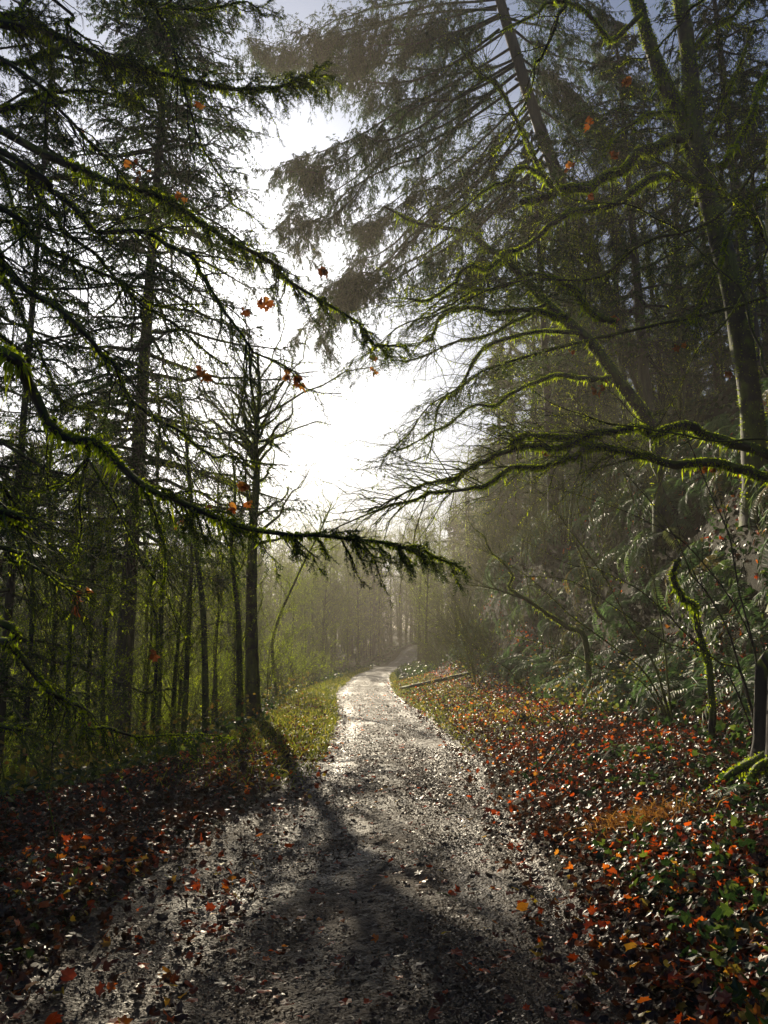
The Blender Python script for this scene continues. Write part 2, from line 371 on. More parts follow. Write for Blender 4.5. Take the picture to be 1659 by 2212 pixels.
leaves(mb, pos, d, nn, sz, outline=OVAL_R)
tag(mb.build('undergrowth', YELL, smooth=False), 'knee high yellowing undergrowth along the edge of the wood', 'undergrowth', kind='stuff')

# ------------------------------------------------------------------ trees seen one by one
def moss_on(mb, P, Rr, n, L=(.015, .05), W=.008, hang=.3):
    """tufts of moss over a batch of limbs: short on top, longer hanging below"""
    N_ = P.shape[0]; idx = np.repeat(np.arange(N_), int(n*2.6)); t = U(0, .97, len(idx))
    ph = U(0, 6.28, N_)[idx]; keep = np.sin(t*23+ph)+np.sin(t*57+ph*3)+.7*np.sin(t*131+ph*5) > U(-1.6, .8, len(idx)); idx, t = idx[keep], t[keep]
    pos, T = along(P, idx, t); p = perp_of(T); p[:, 2] += .35*(rng.random(len(p)) > hang)
    p = nrm(p); f = (t*(Rr.shape[1]-1)).astype(int); r = Rr[idx, f]
    under = p[:, 2] < -.2
    d = p+rng.standard_normal(p.shape)*.4+T*.3; d[under] += [0, 0, -1.2]
    ln = U(L[0], L[1], len(idx))*np.where(under, np.where(rng.random(len(idx)) < .06, 2.4, .8), .5)*np.clip(r/.02, .45, 1.6)
    blades(mb, pos+p*r[:, None]*.9, d, rng.standard_normal(p.shape), ln, W*U(1.0, 2.2, len(idx)), sag=.2)

def limb_from(root, pxs, d0, d1, r0, r1, name='limb', start=None, mat=BARKM, S=8, n=None, wob=.02):
    """one limb of a tree: a swept tube through points seen in the photograph"""
    k = len(pxs); ds = np.linspace(d0, d1, k)+np.sin(np.arange(k)*1.7)*.04*abs(d0)*.2
    pts = [at(px, py, dd) for (px, py), dd in zip(pxs, ds)]
    if start is not None: pts = [np.asarray(start, float)]+pts
    n = n or max(10, 4*len(pts)); P = catmull(pts, n)
    kn = rng.standard_normal((len(pts)+2, 3))*np.clip(r0*1.1, 0, .05); kn[0] = 0; P = P+catmull(kn, n)+rng.standard_normal(P.shape)*r0*.12
    rr = r0+(r1-r0)*np.linspace(0, 1, n)**.8
    mb = MB(); tubes(mb, P[None], rr[None], S, .07)
    return mb, P[None], rr[None]

def finish_limb(root, o, mb, P, rr, twigs=18, tl=.5, bias=(0, 0, 0), droop=.15, kind='moss', moss=300, need=26, nl=.018, nw=.0028, t=(.2, 1),
                mossL=(.015, .05), mossW=.008, sub=4, mat=BARKM, ang=(30, 75), nmat=None, r0=.008, flat=False):
    """adds twigs to the limb mesh and needles / moss as sub-parts"""
    org = np.array(root.location)
    Q, q = spawn(P, rr, twigs, t, tl, ang, droop, bias, 6, flat=flat, r0=r0)
    tubes(mb, Q, q, 4)
    Q2, q2 = spawn(Q, q, sub, (.15, 1), tl*.42, (30, 70), droop, bias, 5, flat=flat, r0=.004)
    tubes(mb, Q2, q2, 3)
    o2 = mb.build('limb', mat, root, org)
    if kind in ('needles', 'both'):
        nb = MB()
        for B, m in ((Q, need), (Q2, need)):
            idx = np.repeat(np.arange(len(B)), m); tt = U(.08, 1, len(idx)); pos, T = along(B, idx, tt)
            pp = perp_of(T, True, .45); dd = T*.6+pp*.8
            blades(nb, pos, dd, np.cross(dd, pp)+rng.standard_normal(pp.shape)*.4, U(.7, 1.3, len(idx))*nl, nw)
        nb.build('needles', nmat or NEEDLE, o2)
        nb_off(o2.children[0], org)
    if kind in ('moss', 'both') and moss:
        m2 = MB(); moss_on(m2, P, rr, moss, mossL, mossW)
        moss_on(m2, Q, q, max(3, int(moss*.03)), mossL, mossW*.8)
        oo = m2.build('moss_foliage', MOSS, o2); nb_off(oo, org)
    return o2
def nb_off(o, org):
    v = np.empty(len(o.data.vertices)*3, np.float32); o.data.vertices.foreach_get('co', v)
    v = (v.reshape(-1, 3)-np.asarray(org, np.float32)).ravel(); o.data.vertices.foreach_set('co', v); o.data.update()

def trunk_part(root, pts, r0, r1, mat=BARKF, S=14, flare=1.5, name='trunk', n=40, rough=.05):
    P = catmull(pts, n); t = np.linspace(0, 1, n); rr = r0+(r1-r0)*t; rr *= 1+(flare-1)*np.exp(-t*n/2.2)
    mb = MB(); tubes(mb, P[None], rr[None], S, rough); o = mb.build(name, mat, root, np.array(root.location)); return o, P[None], rr[None]

def hung_leaves(root, spots, size=(.032, .058)):
    """dead leaves hung on the twig nearest to each spot"""
    org = np.array(root.location); allv = []; own = []
    for l in root.children:
        if not l.name.startswith('limb'): continue
        v = np.empty(len(l.data.vertices)*3, np.float32); l.data.vertices.foreach_get('co', v)
        allv.append(v.reshape(-1, 3)[::3]+org); own += [l]*len(allv[-1])
    V = np.concatenate(allv); w = V-[0, 0, CAMZ]
    dep = w[:, 1]*math.cos(PITCH)+w[:, 2]*math.sin(PITCH)
    X = (w[:, 0]/dep*F+384)/768*1659; Y = (512-(-w[:, 1]*math.sin(PITCH)+w[:, 2]*math.cos(PITCH))/dep*F)/1024*2212
    for px, py in spots:
        q = int(np.argmin((X-px)**2+(Y-py)**2)); p0 = V[q]
        mb = MB(); k = int(rng.integers(2, 6)); st = p0+np.array([0, 0, -.035])+rng.standard_normal((k, 3))*.022
        tubes(mb, np.stack([np.repeat(p0[None], k, 0), (p0+st)/2+[.004, 0, .004], st], 1), np.full((k, 3), .0012), 3)
        dd = np.array([0, 0, -1.])+rng.standard_normal((k, 3))*.5
        leaves(mb, st, dd, rng.standard_normal((k, 3))+[0, -1, 0], U(*size, k), None, .6)
        mb.build('dead_leaves', DEADL, own[q], org, smooth=False)

# --- hemlock just outside the frame on the left, reaching over the track
bx, by = -5.2, 6.6
hem = empty('hemlock_tree', (bx, by, float(ground(bx, by))-.1), 'mossy hemlock at the left verge whose needled limbs hang over the track', 'tree')
z0 = hem.location.z
trunk_part(hem, [(bx, by, z0), (bx+.05, by, 4), (bx-.05, by+.1, 9), (bx, by, 14)], .26, .1)
def tstart(z): return (bx, by, z)
LIMBS_H = [
 ([(-60, 735), (60, 860), (180, 965), (290, 1045), (430, 1105), (620, 1152), (780, 1172), (880, 1190), (1000, 1235)], 4.6, 5.4, .042, .006, 5.2, 34, .38, (.42, 1), 34),
 ([(0, 50), (75, 75), (150, 100), (225, 120), (300, 140), (400, 165), (500, 185), (575, 185), (640, 170), (700, 160)], 6, 7, .05, .008, 8.0, 60, .5, (.1, 1), 34),
 ([(105, 340), (165, 365), (225, 395), (310, 425), (380, 450), (425, 485), (480, 520), (550, 550), (615, 595), (670, 635), (720, 670), (800, 720), (860, 770)], 6.5, 6, .04, .006, 7.2, 50, .4, (.15, 1), 30),
 ([(0, 140), (75, 130), (135, 127), (240, 135), (330, 160)], 7, 7.2, .035, .008, 7.0, 26, .5, (.1, 1), 30),
 ([(0, 235), (50, 215), (115, 202), (210, 195), (290, 215)], 7, 7.4, .035, .008, 6.6, 26, .5, (.1, 1), 30),
 ([(-20, 20), (60, -10), (160, -30), (300, -10), (420, 20), (520, 10), (580, 40)], 6, 7, .03, .006, 8.4, 34, .5, (.1, 1), 30),
 ([(-40, 560), (0, 610), (60, 700), (110, 790), (140, 870), (230, 890)], 7.5, 8, .03, .006, 6.2, 22, .5, (.1, 1), 26),
 ([(-40, 330), (20, 420), (60, 520), (130, 640), (220, 760)], 8, 8.5, .03, .006, 6.9, 26, .5, (.1, 1), 26),
 ([(-40, 1010), (30, 1090), (90, 1180), (150, 1290), (200, 1380)], 6.8, 7.4, .028, .005, 4.6, 18, .45, (.1, 1), 24),
]
for pxs, d0, d1, r0, r1, zs, tw, tl, tr, nd in LIMBS_H:
    mb, P, rr = limb_from(hem, pxs, d0, d1, r0, r1, start=tstart(zs))
    l = finish_limb(hem, None, mb, P, rr, int(tw*1.6), tl, (.25, 0, -.25), .35, 'both', int(r0*26000), int(nd*1.5), .022, .004, tr, sub=7, mossL=(.02, .07), mossW=.01, ang=(25, 65), r0=.007)

# --- bare mossy maple behind it
bx, by = -5.0, 5.0
vm = empty('maple_tree', (bx, by, float(ground(bx, by))-.1), 'bare mossy maple at the left verge with long arching limbs and a few dead leaves', 'tree')
trunk_part(vm, [(bx, by, vm.location.z), (bx-.1, by, 2), (bx+.1, by, 5), (bx, by, 9.5)], .16, .04, BARKM)
LIMBS_M = [
 ([(-50, 520), (0, 560), (110, 655), (205, 745), (250, 795), (285, 840), (340, 900), (385, 932), (435, 965), (485, 982), (550, 997), (625, 1005)], 5, 6, .028, .004, 5.5, 22),
 ([(0, 457), (50, 492), (90, 530), (130, 555), (200, 580), (250, 602), (310, 625), (390, 645), (450, 655)], 5.5, 6, .026, .004, 6, 18),
 ([(25, 350), (65, 390), (115, 460), (150, 490), (200, 550), (240, 595), (300, 655), (360, 690), (425, 745), (460, 775), (530, 820)], 5.6, 6.2, .024, .004, 6.6, 22),
 ([(35, 360), (95, 400), (165, 445), (210, 472), (275, 500), (350, 537), (400, 565), (430, 600), (460, 645), (500, 690), (540, 745), (575, 780), (615, 800), (660, 825), (725, 855)], 5.2, 6, .028, .004, 6.4, 24),
 ([(60, 170), (95, 215), (130, 245), (175, 290), (200, 320), (240, 350), (280, 395), (320, 430)], 5.2, 5.6, .018, .004, 7, 12),
 ([(90, -20), (135, 50), (190, 90), (260, 150), (330, 240)], 5.2, 5.6, .016, .004, 8, 12),
 ([(300, -60), (340, 25), (370, 85), (390, 160), (425, 280), (450, 340), (480, 390), (500, 430), (535, 460), (575, 500)], 5.5, 6, .014, .003, 8.5, 16),
 ([(-40, 1340), (0, 1377), (50, 1430), (100, 1485), (135, 1522), (175, 1550), (215, 1567), (275, 1585), (320, 1592), (400, 1590), (480, 1572)], 4.6, 5.4, .026, .003, 2.6, 22),
 ([(-30, 1555), (0, 1562), (65, 1567)], 4.6, 4.7, .014, .008, 1.6, 6),
 ([(-30, 1105), (0, 1115), (40, 1135), (68, 1138)], 4.4, 4.5, .026, .012, 3.4, 6),
 ([(-30, 1170), (0, 1190), (60, 1225), (115, 1255), (165, 1280), (210, 1282)], 4.8, 5.2, .015, .004, 3.4, 12),
 ([(-30, 700), (20, 760), (60, 850), (100, 960), (110, 1060)], 5.4, 5.6, .016, .004, 5, 10),
]
mlimbs = []
for pxs, d0, d1, r0, r1, zs, tw in LIMBS_M:
    mb, P, rr = limb_from(vm, pxs, d0, d1, r0, r1, start=(bx, by, zs))
    if r0 == .026 and len(pxs) == 11:
        l = finish_limb(vm, None, mb, P, rr, 40, .3, (.1, 0, -.6), .6, 'both', 900, 16, .02, .004, (.3, 1), sub=4)
    else:
        l = finish_limb(vm, None, mb, P, rr, int(tw*2), .75, (.3, 0, -.3), .3, 'moss', int(r0*22000), t=(.1, 1), sub=5)
    mlimbs.append(l)
# hanging side branches of the great needled limb, as photographed
for pxs, r0 in (([(187, 965), (185, 995), (175, 1045), (175, 1085), (172, 1170), (165, 1200), (125, 1240)], .014),
                ([(185, 995), (150, 1035), (100, 1060), (50, 1080)], .011),
                ([(190, 990), (240, 1070), (270, 1135), (315, 1225), (360, 1280), (390, 1355), (425, 1390)], .008),
                ([(320, 1075), (350, 1170), (357, 1245), (345, 1275)], .008),
                ([(115, 905), (150, 945), (225, 935)], .012),
                ([(480, 1120), (505, 1150), (528, 1185)], .007)):
    mb, P, rr = limb_from(hem, pxs, 4.75, 4.9, r0, .003)
    finish_limb(hem, None, mb, P, rr, 10, .22, (0, 0, -.3), .3, 'moss', 260, sub=3, mossL=(.012, .035))
hung_leaves(vm, [(620, 805), (640, 815), (562, 640), (575, 655), (515, 655), (680, 600), (450, 805), (440, 795)])
hung_leaves(vm, [(365, 1105), (450, 1090), (490, 1095), (520, 1045), (540, 1078), (430, 1430), (170, 1275), (165, 1300)], (.03, .05))
hung_leaves(vm, [(280, 345), (310, 370), (390, 415), (425, 215), (170, 265)], (.03, .05))

# --- conifers
def conifer(name, H, Rad, nl, label, base=(0, 0, 0), lean=(0, 0), zlow=.12, r0=.24, droop=.3, nb=22, nn_=26, bl=.09, bw=.018, mat=NEEDLEF, group=None, seed_rot=0, pts=None, shape=.75, bn=.75):
    root = empty(name, base, label, 'tree', group); B = np.array(base, float)
    if pts is None: pts = [B, B+[lean[0]*.3, lean[1]*.3, H*.35], B+[lean[0]*.65, lean[1]*.65, H*.7], B+[lean[0], lean[1], H]]
    o, P, rr = trunk_part(root, pts, r0, .03, BARKF)
    t = np.sort(zlow+(1-zlow)*U(0, .99, nl)); pos, T = along(P, np.zeros(nl, int), t)
    az = np.arange(nl)*2.39996+U(-.4, .4, nl)
    prof = np.clip(1-(t-zlow)/(1-zlow), .04, 1)**shape*(.75+.25*np.clip((t-zlow)/.1, 0, 1))
    ln = Rad*prof*U(.6, 1.15, nl)
    dirv = np.stack([np.cos(az), np.sin(az), U(-.15, .25, nl)], -1)
    K = 9; s = np.linspace(0, 1, K)[None, :, None]
    L = pos[:, None]+ln[:, None, None]*(dirv[:, None]*s+np.array([0, 0, -1.])*droop*(s**1.6)+np.array([0, 0, 1.])*.18*s**5+rng.standard_normal((nl, K, 3))*.015)
    lr = (.012+.012*ln)[:, None]*(1-.85*np.linspace(0, 1, K)[None])
    mb = MB(); tubes(mb, L, lr, 5)
    Q, q = spawn(L, lr, nb, (.12, 1), ln*.34, (40, 75), .3, (0, 0, -.12), 5, flat=True, r0=.008, taper=.5)
    tubes(mb, Q, q, 3)
    mb.build('limbs', TWIG, root, B)
    fb = MB()
    for A, m in ((Q, nn_), (L, nn_*2)):
        idx = np.repeat(np.arange(len(A)), m); tt = U(.1, 1, len(idx)); p, Tn = along(A, idx, tt)
        pp = perp_of(Tn, True, .35); dd = Tn*.7+pp*bn; dd[:, 2] -= .25
        blades(fb, p, dd, np.array([0, 0, 1.])+rng.standard_normal(pp.shape)*.6, U(.6, 1.3, len(idx))*bl, bw, sag=.15)
    fb.build('crown', mat, root, B)
    return root
b = at(258, 1550, 22); b[2] = float(ground(b[0], b[1]))-.15
conifer('fir_tree', 24.6-b[2], 4.9, 210, 'tall dark fir with straight trunk behind the overhanging branches left of the track', tuple(b), (.35, .2), .2, .25, .34, 44, 40, .075, .024, shape=.5)
b = at(12, 1400, 16); b[2] = float(ground(b[0], b[1]))-.15
conifer('fir_tree', 17, 3.4, 90, 'slim dark fir at the left edge of the frame', tuple(b), (0, 0), .1, .1, .34, 36, 40, .06, .015)
b = np.array([-9.6, 12.5, 0.]); b[2] = float(ground(b[0], b[1]))-.15
conifer('hemlock_tree', 21, 5.8, 170, 'big hemlock standing just outside the left edge with boughs drooping into view', tuple(b), (0, 0), .3, .24, .4, 40, 36, .055, .014, shape=.5)
for px, d, H, lab in ((1190, 31, 17, 'hazy fir behind the leaning fir on the right bank'), (1400, 27, 16, 'fir with dense green boughs behind the forked maple'), (1640, 21, 14, 'dense fir at the right edge behind the forked maple'), (1560, 33, 15, 'fir at the upper right behind the forked maple trunks')):
    b = at(px, 900, d); b[2] = float(ground(b[0], b[1]))-.15
    conifer('fir_tree', min(H, 25.4-b[2]), 4.2, 72, lab, tuple(b), (-.4, 0), .12, .2, .36, 30, 30, .09, .026, shape=.5)
# leaning fir over the right bank
FD = 33
pts = [at(px, py, FD) for px, py in ((1440, 960), (1400, 860), (1305, 625), (1250, 480), (1200, 370), (1140, 200), (1080, 0))]
pts[0][2] = float(ground(pts[0][0], FD))-.3
pts.append(pts[-1]+(pts[-1]-pts[-2])*.15)
lf = empty('leaning_fir', tuple(pts[0]), 'dark fir leaning left from the right bank with long drooping boughs over the track', 'tree')
o, P, rr = trunk_part(lf, pts, .38, .2, BARKF, rough=.04)
SP0 = [[(1075, -10), (950, -5), (830, 15), (750, 35), (690, 65), (640, 95)], [(1090, 30), (960, 100), (830, 120), (700, 125), (600, 110), (540, 95)],
      [(1110, 100), (1000, 170), (910, 215), (830, 255), (775, 290), (700, 325), (650, 340), (595, 365)],
      [(1115, 160), (1010, 240), (920, 290), (830, 340), (750, 395), (700, 425), (640, 450), (600, 500)],
      [(1150, 230), (1050, 350), (930, 450), (830, 540), (775, 575), (740, 600), (700, 620)],
      [(1180, 300), (1080, 420), (960, 520), (830, 595), (750, 640), (700, 665), (640, 730)],
      [(1200, 370), (1120, 480), (1040, 560), (990, 600)],
      [(1130, 120), (1040, 150), (930, 170), (850, 190), (780, 230)],
      [(1090, 10), (1000, 30), (900, 60), (800, 80), (730, 90)],
      [(1150, 200), (1080, 270), (980, 350), (900, 400), (830, 450), (760, 480)],
      [(1120, 120), (1200, 170), (1280, 240), (1340, 330)], [(1100, 40), (1190, 60), (1290, 110), (1360, 190)],
      [(1160, 230), (1230, 290), (1290, 380), (1310, 450)], [(1200, 360), (1290, 440), (1350, 540)],
      [(1085, 0), (1160, -20), (1260, 0), (1330, 50)], [(1180, 310), (1100, 380), (1040, 450), (960, 560), (900, 620)]]
SP = SP0+[[(x+U(-12, 12), y+U(14, 48)+U(-15, 15)) for x, y in q_[:-1]]+[(q_[-1][0]+U(10, 90), q_[-1][1]+U(0, 40))] for q_ in SP0[:12]+SP0[:5]+SP0[8:11]]
for k, pxs in enumerate(SP):
    e = (-1)**k*U(.3, 2.2)
    mb, P2, r2 = limb_from(lf, pxs, FD, FD-e*1.4, .07, .01, n=14, S=6)
    org = np.array(lf.location)
    Q, q = spawn(P2, r2, 80, (.1, 1), 1.9*U(.6, 1.25), (25, 75), U(.15, .7), (0, 0, U(-.4, .0)), 6, flat=bool(k % 3), curve=.3, wig=.1, r0=.012, taper=.45)
    tubes(mb, Q, q, 3); Q2, q2 = spawn(Q, q, 9, (.15, 1), .6, (30, 60), .5, (0, 0, -.2), 4, r0=.006)
    ol = mb.build('limb', TWIG, lf, org)
    fb = MB()
    for A, m in ((Q, 36), (Q2, 18), (P2, 260)):
        idx = np.repeat(np.arange(len(A)), m); tt = U(.12, 1, len(idx)); p, Tn = along(A, idx, tt)
        pp = perp_of(Tn, True, .4); dd = Tn*.7+pp*.7; dd[:, 2] -= .3
        blades(fb, p, dd, np.array([0, 0, 1.])+rng.standard_normal(pp.shape)*.7, U(.6, 1.3, len(idx))*.12, .026, sag=.2)
    fb.build('needles', NEEDLEF, ol, org)

# --- mossy maples on the right bank
def maple(name, label, trunks, limbs, dt, base_d, bark=BARKM, seed=0):
    p0 = at(*trunks[0][0], base_d); x, y = p0[0], p0[1]
    base = (x, y, float(ground(x, y))-.25)
    root = empty(name, base, label, 'tree'); org = np.array(base)
    for k, (pxs, r0, r1) in enumerate([(t[0:-1] if False else t[:-2], t[-2], t[-1]) for t in trunks]):
        pts = [at(px, py, base_d+.15*k) for px, py in pxs]
        if k == 0: pts = [np.array(base)]+pts
        P = catmull(pts, 36); rr = r0+(r1-r0)*np.linspace(0, 1, 36); rr[:3] *= [1.5, 1.25, 1.1]
        mb = MB(); tubes(mb, P[None], rr[None], 12, .06)
        o = mb.build('trunk', bark, root, org)
        mm = MB(); moss_on(mm, P[None], rr[None], 2500, (.03, .09), .014); mm.build('moss_foliage', MOSS, o, org)
    for pxs, d0, d1, r0, r1, tw, tl, bias in limbs:
        mb, P, rr = limb_from(root, pxs, d0, d1, r0, r1)
        finish_limb(root, None, mb, P, rr, int(tw*1.5), tl*2.0, bias, .18, 'moss', int(min(4500, r0*45000)), t=(.2, 1), sub=6, mossL=(.015, .045), mossW=.011, r0=.0085)
    return root
LB = (-.5, 0, .1)
m3 = maple('maple_tree', 'forked mossy maple high on the right bank with thick limbs reaching left', [
    [(1620, 850), (1585, 640), (1550, 500), (1530, 430), (1520, 375), (1505, 300), (1495, 190), (1485, 100), (1470, 0), (1462, -60), .2, .12],
    [(1530, 430), (1515, 370), (1495, 320), (1475, 260), (1440, 190), (1405, 100), (1375, 0), (1360, -50), .17, .1]], [
    ([(1490, 292), (1430, 305), (1390, 320), (1355, 350), (1320, 375), (1280, 400), (1240, 410), (1200, 415), (1150, 425), (1125, 445)], 13, 12, .11, .05, 10, .9, LB),
    ([(1200, 415), (1170, 370), (1140, 305), (1110, 250), (1080, 200), (1040, 155), (1005, 115)], 12.3, 11.5, .05, .012, 18, 1.0, LB),
    ([(1180, 385), (1130, 368), (1090, 370), (1040, 410), (990, 460), (930, 500)], 12.2, 11.6, .04, .01, 20, 1.1, LB),
    ([(1505, 395), (1455, 380), (1405, 385), (1360, 410), (1320, 440), (1255, 460), (1220, 465), (1180, 495), (1130, 530), (1080, 560), (1030, 585), (985, 610), (930, 635), (880, 655)], 13, 11, .085, .014, 26, 1.2, LB),
    ([(1330, 695), (1295, 665), (1265, 640), (1230, 615), (1180, 600), (1130, 600), (1055, 620), (995, 635), (930, 680)], 12.6, 11.4, .06, .012, 20, 1.1, LB),
    ([(1230, 685), (1180, 680), (1130, 670), (1080, 662), (1030, 660), (990, 670), (955, 690), (930, 715), (905, 745)], 12.6, 11.4, .055, .012, 18, .9, LB),
    ([(1385, 30), (1340, 80), (1305, 70), (1270, 40), (1230, 25), (1180, 22), (1130, 35), (1090, 55), (1045, 90)], 12.8, 11.5, .05, .01, 18, .9, LB),
    ([(1475, 245), (1420, 240), (1370, 260), (1320, 300), (1290, 350)], 12.9, 12, .04, .01, 12, .9, LB),
    ([(1490, 120), (1540, 60), (1590, 30), (1640, -20)], 13, 12.5, .05, .015, 14, 1, (.3, 0, .2)),
    ([(1510, 330), (1560, 240), (1600, 150), (1625, 60)], 13, 12.5, .05, .015, 14, 1, (.2, 0, .3))], 0, 13)
m2 = maple('maple_tree', 'slender mossy maple leaning far left from the right bank in the haze', [
    [(1420, 960), (1395, 900), (1335, 820), (1280, 745), (1230, 700), (1180, 655), (1130, 600), (1095, 560), (1050, 535), (1020, 505), (975, 495), (895, 480), (830, 445), .17, .03]], [
    ([(1320, 815), (1280, 815), (1230, 815), (1180, 825), (1140, 837), (1100, 852), (1060, 870), (1005, 890), (955, 920), (880, 955), (830, 975)], 17.8, 16, .07, .01, 24, 1.2, LB),
    ([(1250, 720), (1160, 715), (1080, 735), (1035, 770), (990, 845), (955, 875), (940, 925), (925, 995)], 17.8, 16.2, .06, .008, 20, .9, LB),
    ([(1180, 655), (1120, 690), (1050, 730), (980, 740), (900, 770), (850, 780)], 17.8, 16.6, .05, .008, 20, 1, LB),
    ([(1095, 560), (1040, 600), (970, 640), (900, 690)], 17.8, 16.6, .04, .008, 16, .9, LB)], 0, 18)
m4 = maple('maple_tree', 'dark mossy maple at the right edge with two long low limbs arching over the track', [
    [(1730, 1160), (1710, 950), (1700, 700), (1690, 400), (1700, 100), (1720, -40), .3, .14]], [
    ([(1700, 1000), (1600, 960), (1520, 935), (1450, 925), (1395, 932), (1330, 932), (1280, 940), (1220, 947), (1150, 960), (1080, 980), (1030, 1000), (980, 1020), (945, 1035), (895, 1060), (830, 1090), (770, 1115)], 9.8, 10.5, .075, .008, 30, 1.0, LB),
    ([(1700, 1050), (1600, 1010), (1520, 995), (1430, 985), (1355, 975), (1290, 962), (1255, 972), (1210, 992), (1150, 1012), (1090, 1027), (1030, 1047), (955, 1065), (890, 1077), (830, 1090), (720, 1130)], 9.8, 10.4, .07, .008, 28, 1.0, LB),
    ([(1260, 942), (1180, 936), (1135, 945), (1118, 958), (1105, 985)], 10.2, 10.3, .04, .02, 8, .5, LB),
    ([(1690, 250), (1655, 350), (1640, 400), (1615, 440), (1580, 495), (1555, 555), (1520, 630), (1480, 715)], 9, 8.6, .045, .01, 16, .6, (-.2, 0, -.2)),
    ([(1690, 120), (1625, 200), (1605, 280), (1570, 350), (1555, 362)], 9, 8.6, .04, .02, 10, .5, (-.2, 0, -.3)),
    ([(1690, 600), (1640, 500), (1560, 420), (1480, 400), (1400, 330)], 9.4, 8.6, .03, .006, 14, .8, LB)], 0, 10)
hung_leaves(m4, [(1180, 685), (1125, 515), (1325, 325), (1330, 332), (1258, 240), (1135, 345), (800, 270), (1290, 168), (1310, 820), (1280, 840), (1180, 965), (1528, 1085), (1545, 1080), (1470, 745), (1600, 815)], (.04, .065))
hung_leaves(m3, [(808, 770), (812, 785), (1350, 640), (1370, 655), (1365, 668)], (.05, .075))

bx, by = 6.1, 9.2
hr = empty('hemlock_tree', (bx, by, float(ground(bx, by))-.3), 'hemlock outside the frame on the right bank with thin needled boughs over the track', 'tree')
trunk_part(hr, [tuple(hr.location), (bx, by, 6), (bx+.1, by, 11)], .2, .1)
for pxs, zs in (([(1700, 380), (1400, 520), (1200, 560), (1010, 620), (900, 690), (820, 750), (760, 790)], 7.6), ([(1700, 520), (1400, 640), (1150, 690), (1000, 740), (900, 790), (820, 820), (720, 855)], 7.0)) if 0 else (([(1700, 300), (1560, 470), (1400, 530), (1290, 600), (1150, 600), (1010, 650), (900, 690), (820, 750), (760, 790)], 7.6),
                ([(1700, 620), (1400, 700), (1180, 760), (1050, 800), (960, 860), (890, 920), (830, 980)], 6.6)):
    mb, P, rr = limb_from(hr, pxs, 9.2, 10, .03, .004, start=(bx, by, zs))
    finish_limb(hr, None, mb, P, rr, 60, .8, (-.2, 0, -.25), .35, 'both', 500, 34, .024, .005, (.2, 1), sub=7, mossL=(.02, .05), mossW=.01, ang=(25, 60), r0=.006, flat=True)
# near mossy branch hanging in from above
bx, by = 3.3, 5.2
t5 = empty('alder_tree', (bx+1.4, by, float(ground(bx+1.4, by))-.2), 'thin mossy alder just right of the frame with twigs hanging in from above', 'tree')
trunk_part(t5, [tuple(t5.location), (bx+1.3, by, 4), (bx+.9, by+.2, 8)], .12, .05, BARKM)
for pxs, d0, d1, r0, st in (([(1260, -60), (1230, 0), (1200, 50), (1180, 100), (1155, 140), (1140, 195), (1115, 245), (1095, 290), (1055, 345)], 5.6, 5.8, .022, (bx+.9, by+.2, 8)),
                       ([(1600, -60), (1505, 10), (1465, 45), (1430, 90), (1380, 120), (1330, 145), (1270, 165)], 5.6, 6, .016, (bx+1, by+.2, 7.5)),
                       ([(1720, 820), (1640, 740), (1610, 640), (1550, 575), (1470, 500), (1415, 465), (1350, 445), (1270, 435), (1215, 415), (1180, 380), (1150, 320), (1125, 250)], 5.4, 6, .012, (bx+1.3, by, 4)),
                       ([(1720, 560), (1640, 470), (1590, 440), (1500, 330), (1430, 240), (1380, 200)], 5.4, 6, .011, (bx+1.2, by, 5)),
                       ([(1720, 980), (1659, 950), (1580, 947), (1480, 935), (1380, 930), (1305, 912), (1245, 890), (1180, 860), (1140, 835), (1100, 795), (1060, 755)], 5.4, 6.2, .011, (bx+1.4, by, 3)),
                       ([(1720, 400), (1650, 560), (1560, 690), (1500, 760), (1430, 900), (1400, 960)], 5.4, 6, .012, (bx+1.2, by, 5.5))):
    mb, P, rr = limb_from(t5, pxs, d0, d1, r0, .002, start=st)
    finish_limb(t5, None, mb, P, rr, 16, .5, (-.4, 0, 0), .1, 'moss', int(r0*22000), t=(.3, 1), sub=3, mossL=(.012, .035), mossW=.006)

# vine maple shrubs: long thin stems crossing on the right bank
def stems(name, label, base, lst, tw=12, tl=.5, moss=200, group=None, d1off=.6):
    base = np.array(base); root = empty(name, tuple(base), label, 'shrub', group)
    for pxs, d, r0 in lst:
        mb, P, rr = limb_from(root, pxs, d, d+d1off, r0, .002, start=base if r0 > 0 else None, S=6)
        Q, q = spawn(P, rr, tw, (.25, 1), tl, (20, 55), -.05, (-.2, 0, .2), 6, r0=.005); tubes(mb, Q, q, 3)
        Q2, q2 = spawn(Q, q, 4, (.2, 1), tl*.5, (25, 60), 0, (0, 0, .1), 5, r0=.003); tubes(mb, Q2, q2, 3)
        o = mb.build('stem', TWIGM if moss > 150 else TWIG, root, base)
        if moss:
            mm = MB(); moss_on(mm, P, rr, moss, (.012, .035), .006); mm.build('moss_foliage', MOSS, o, base)
    return root
p = at(1640, 1480, 7.6); p[2] = float(ground(p[0], p[1]))
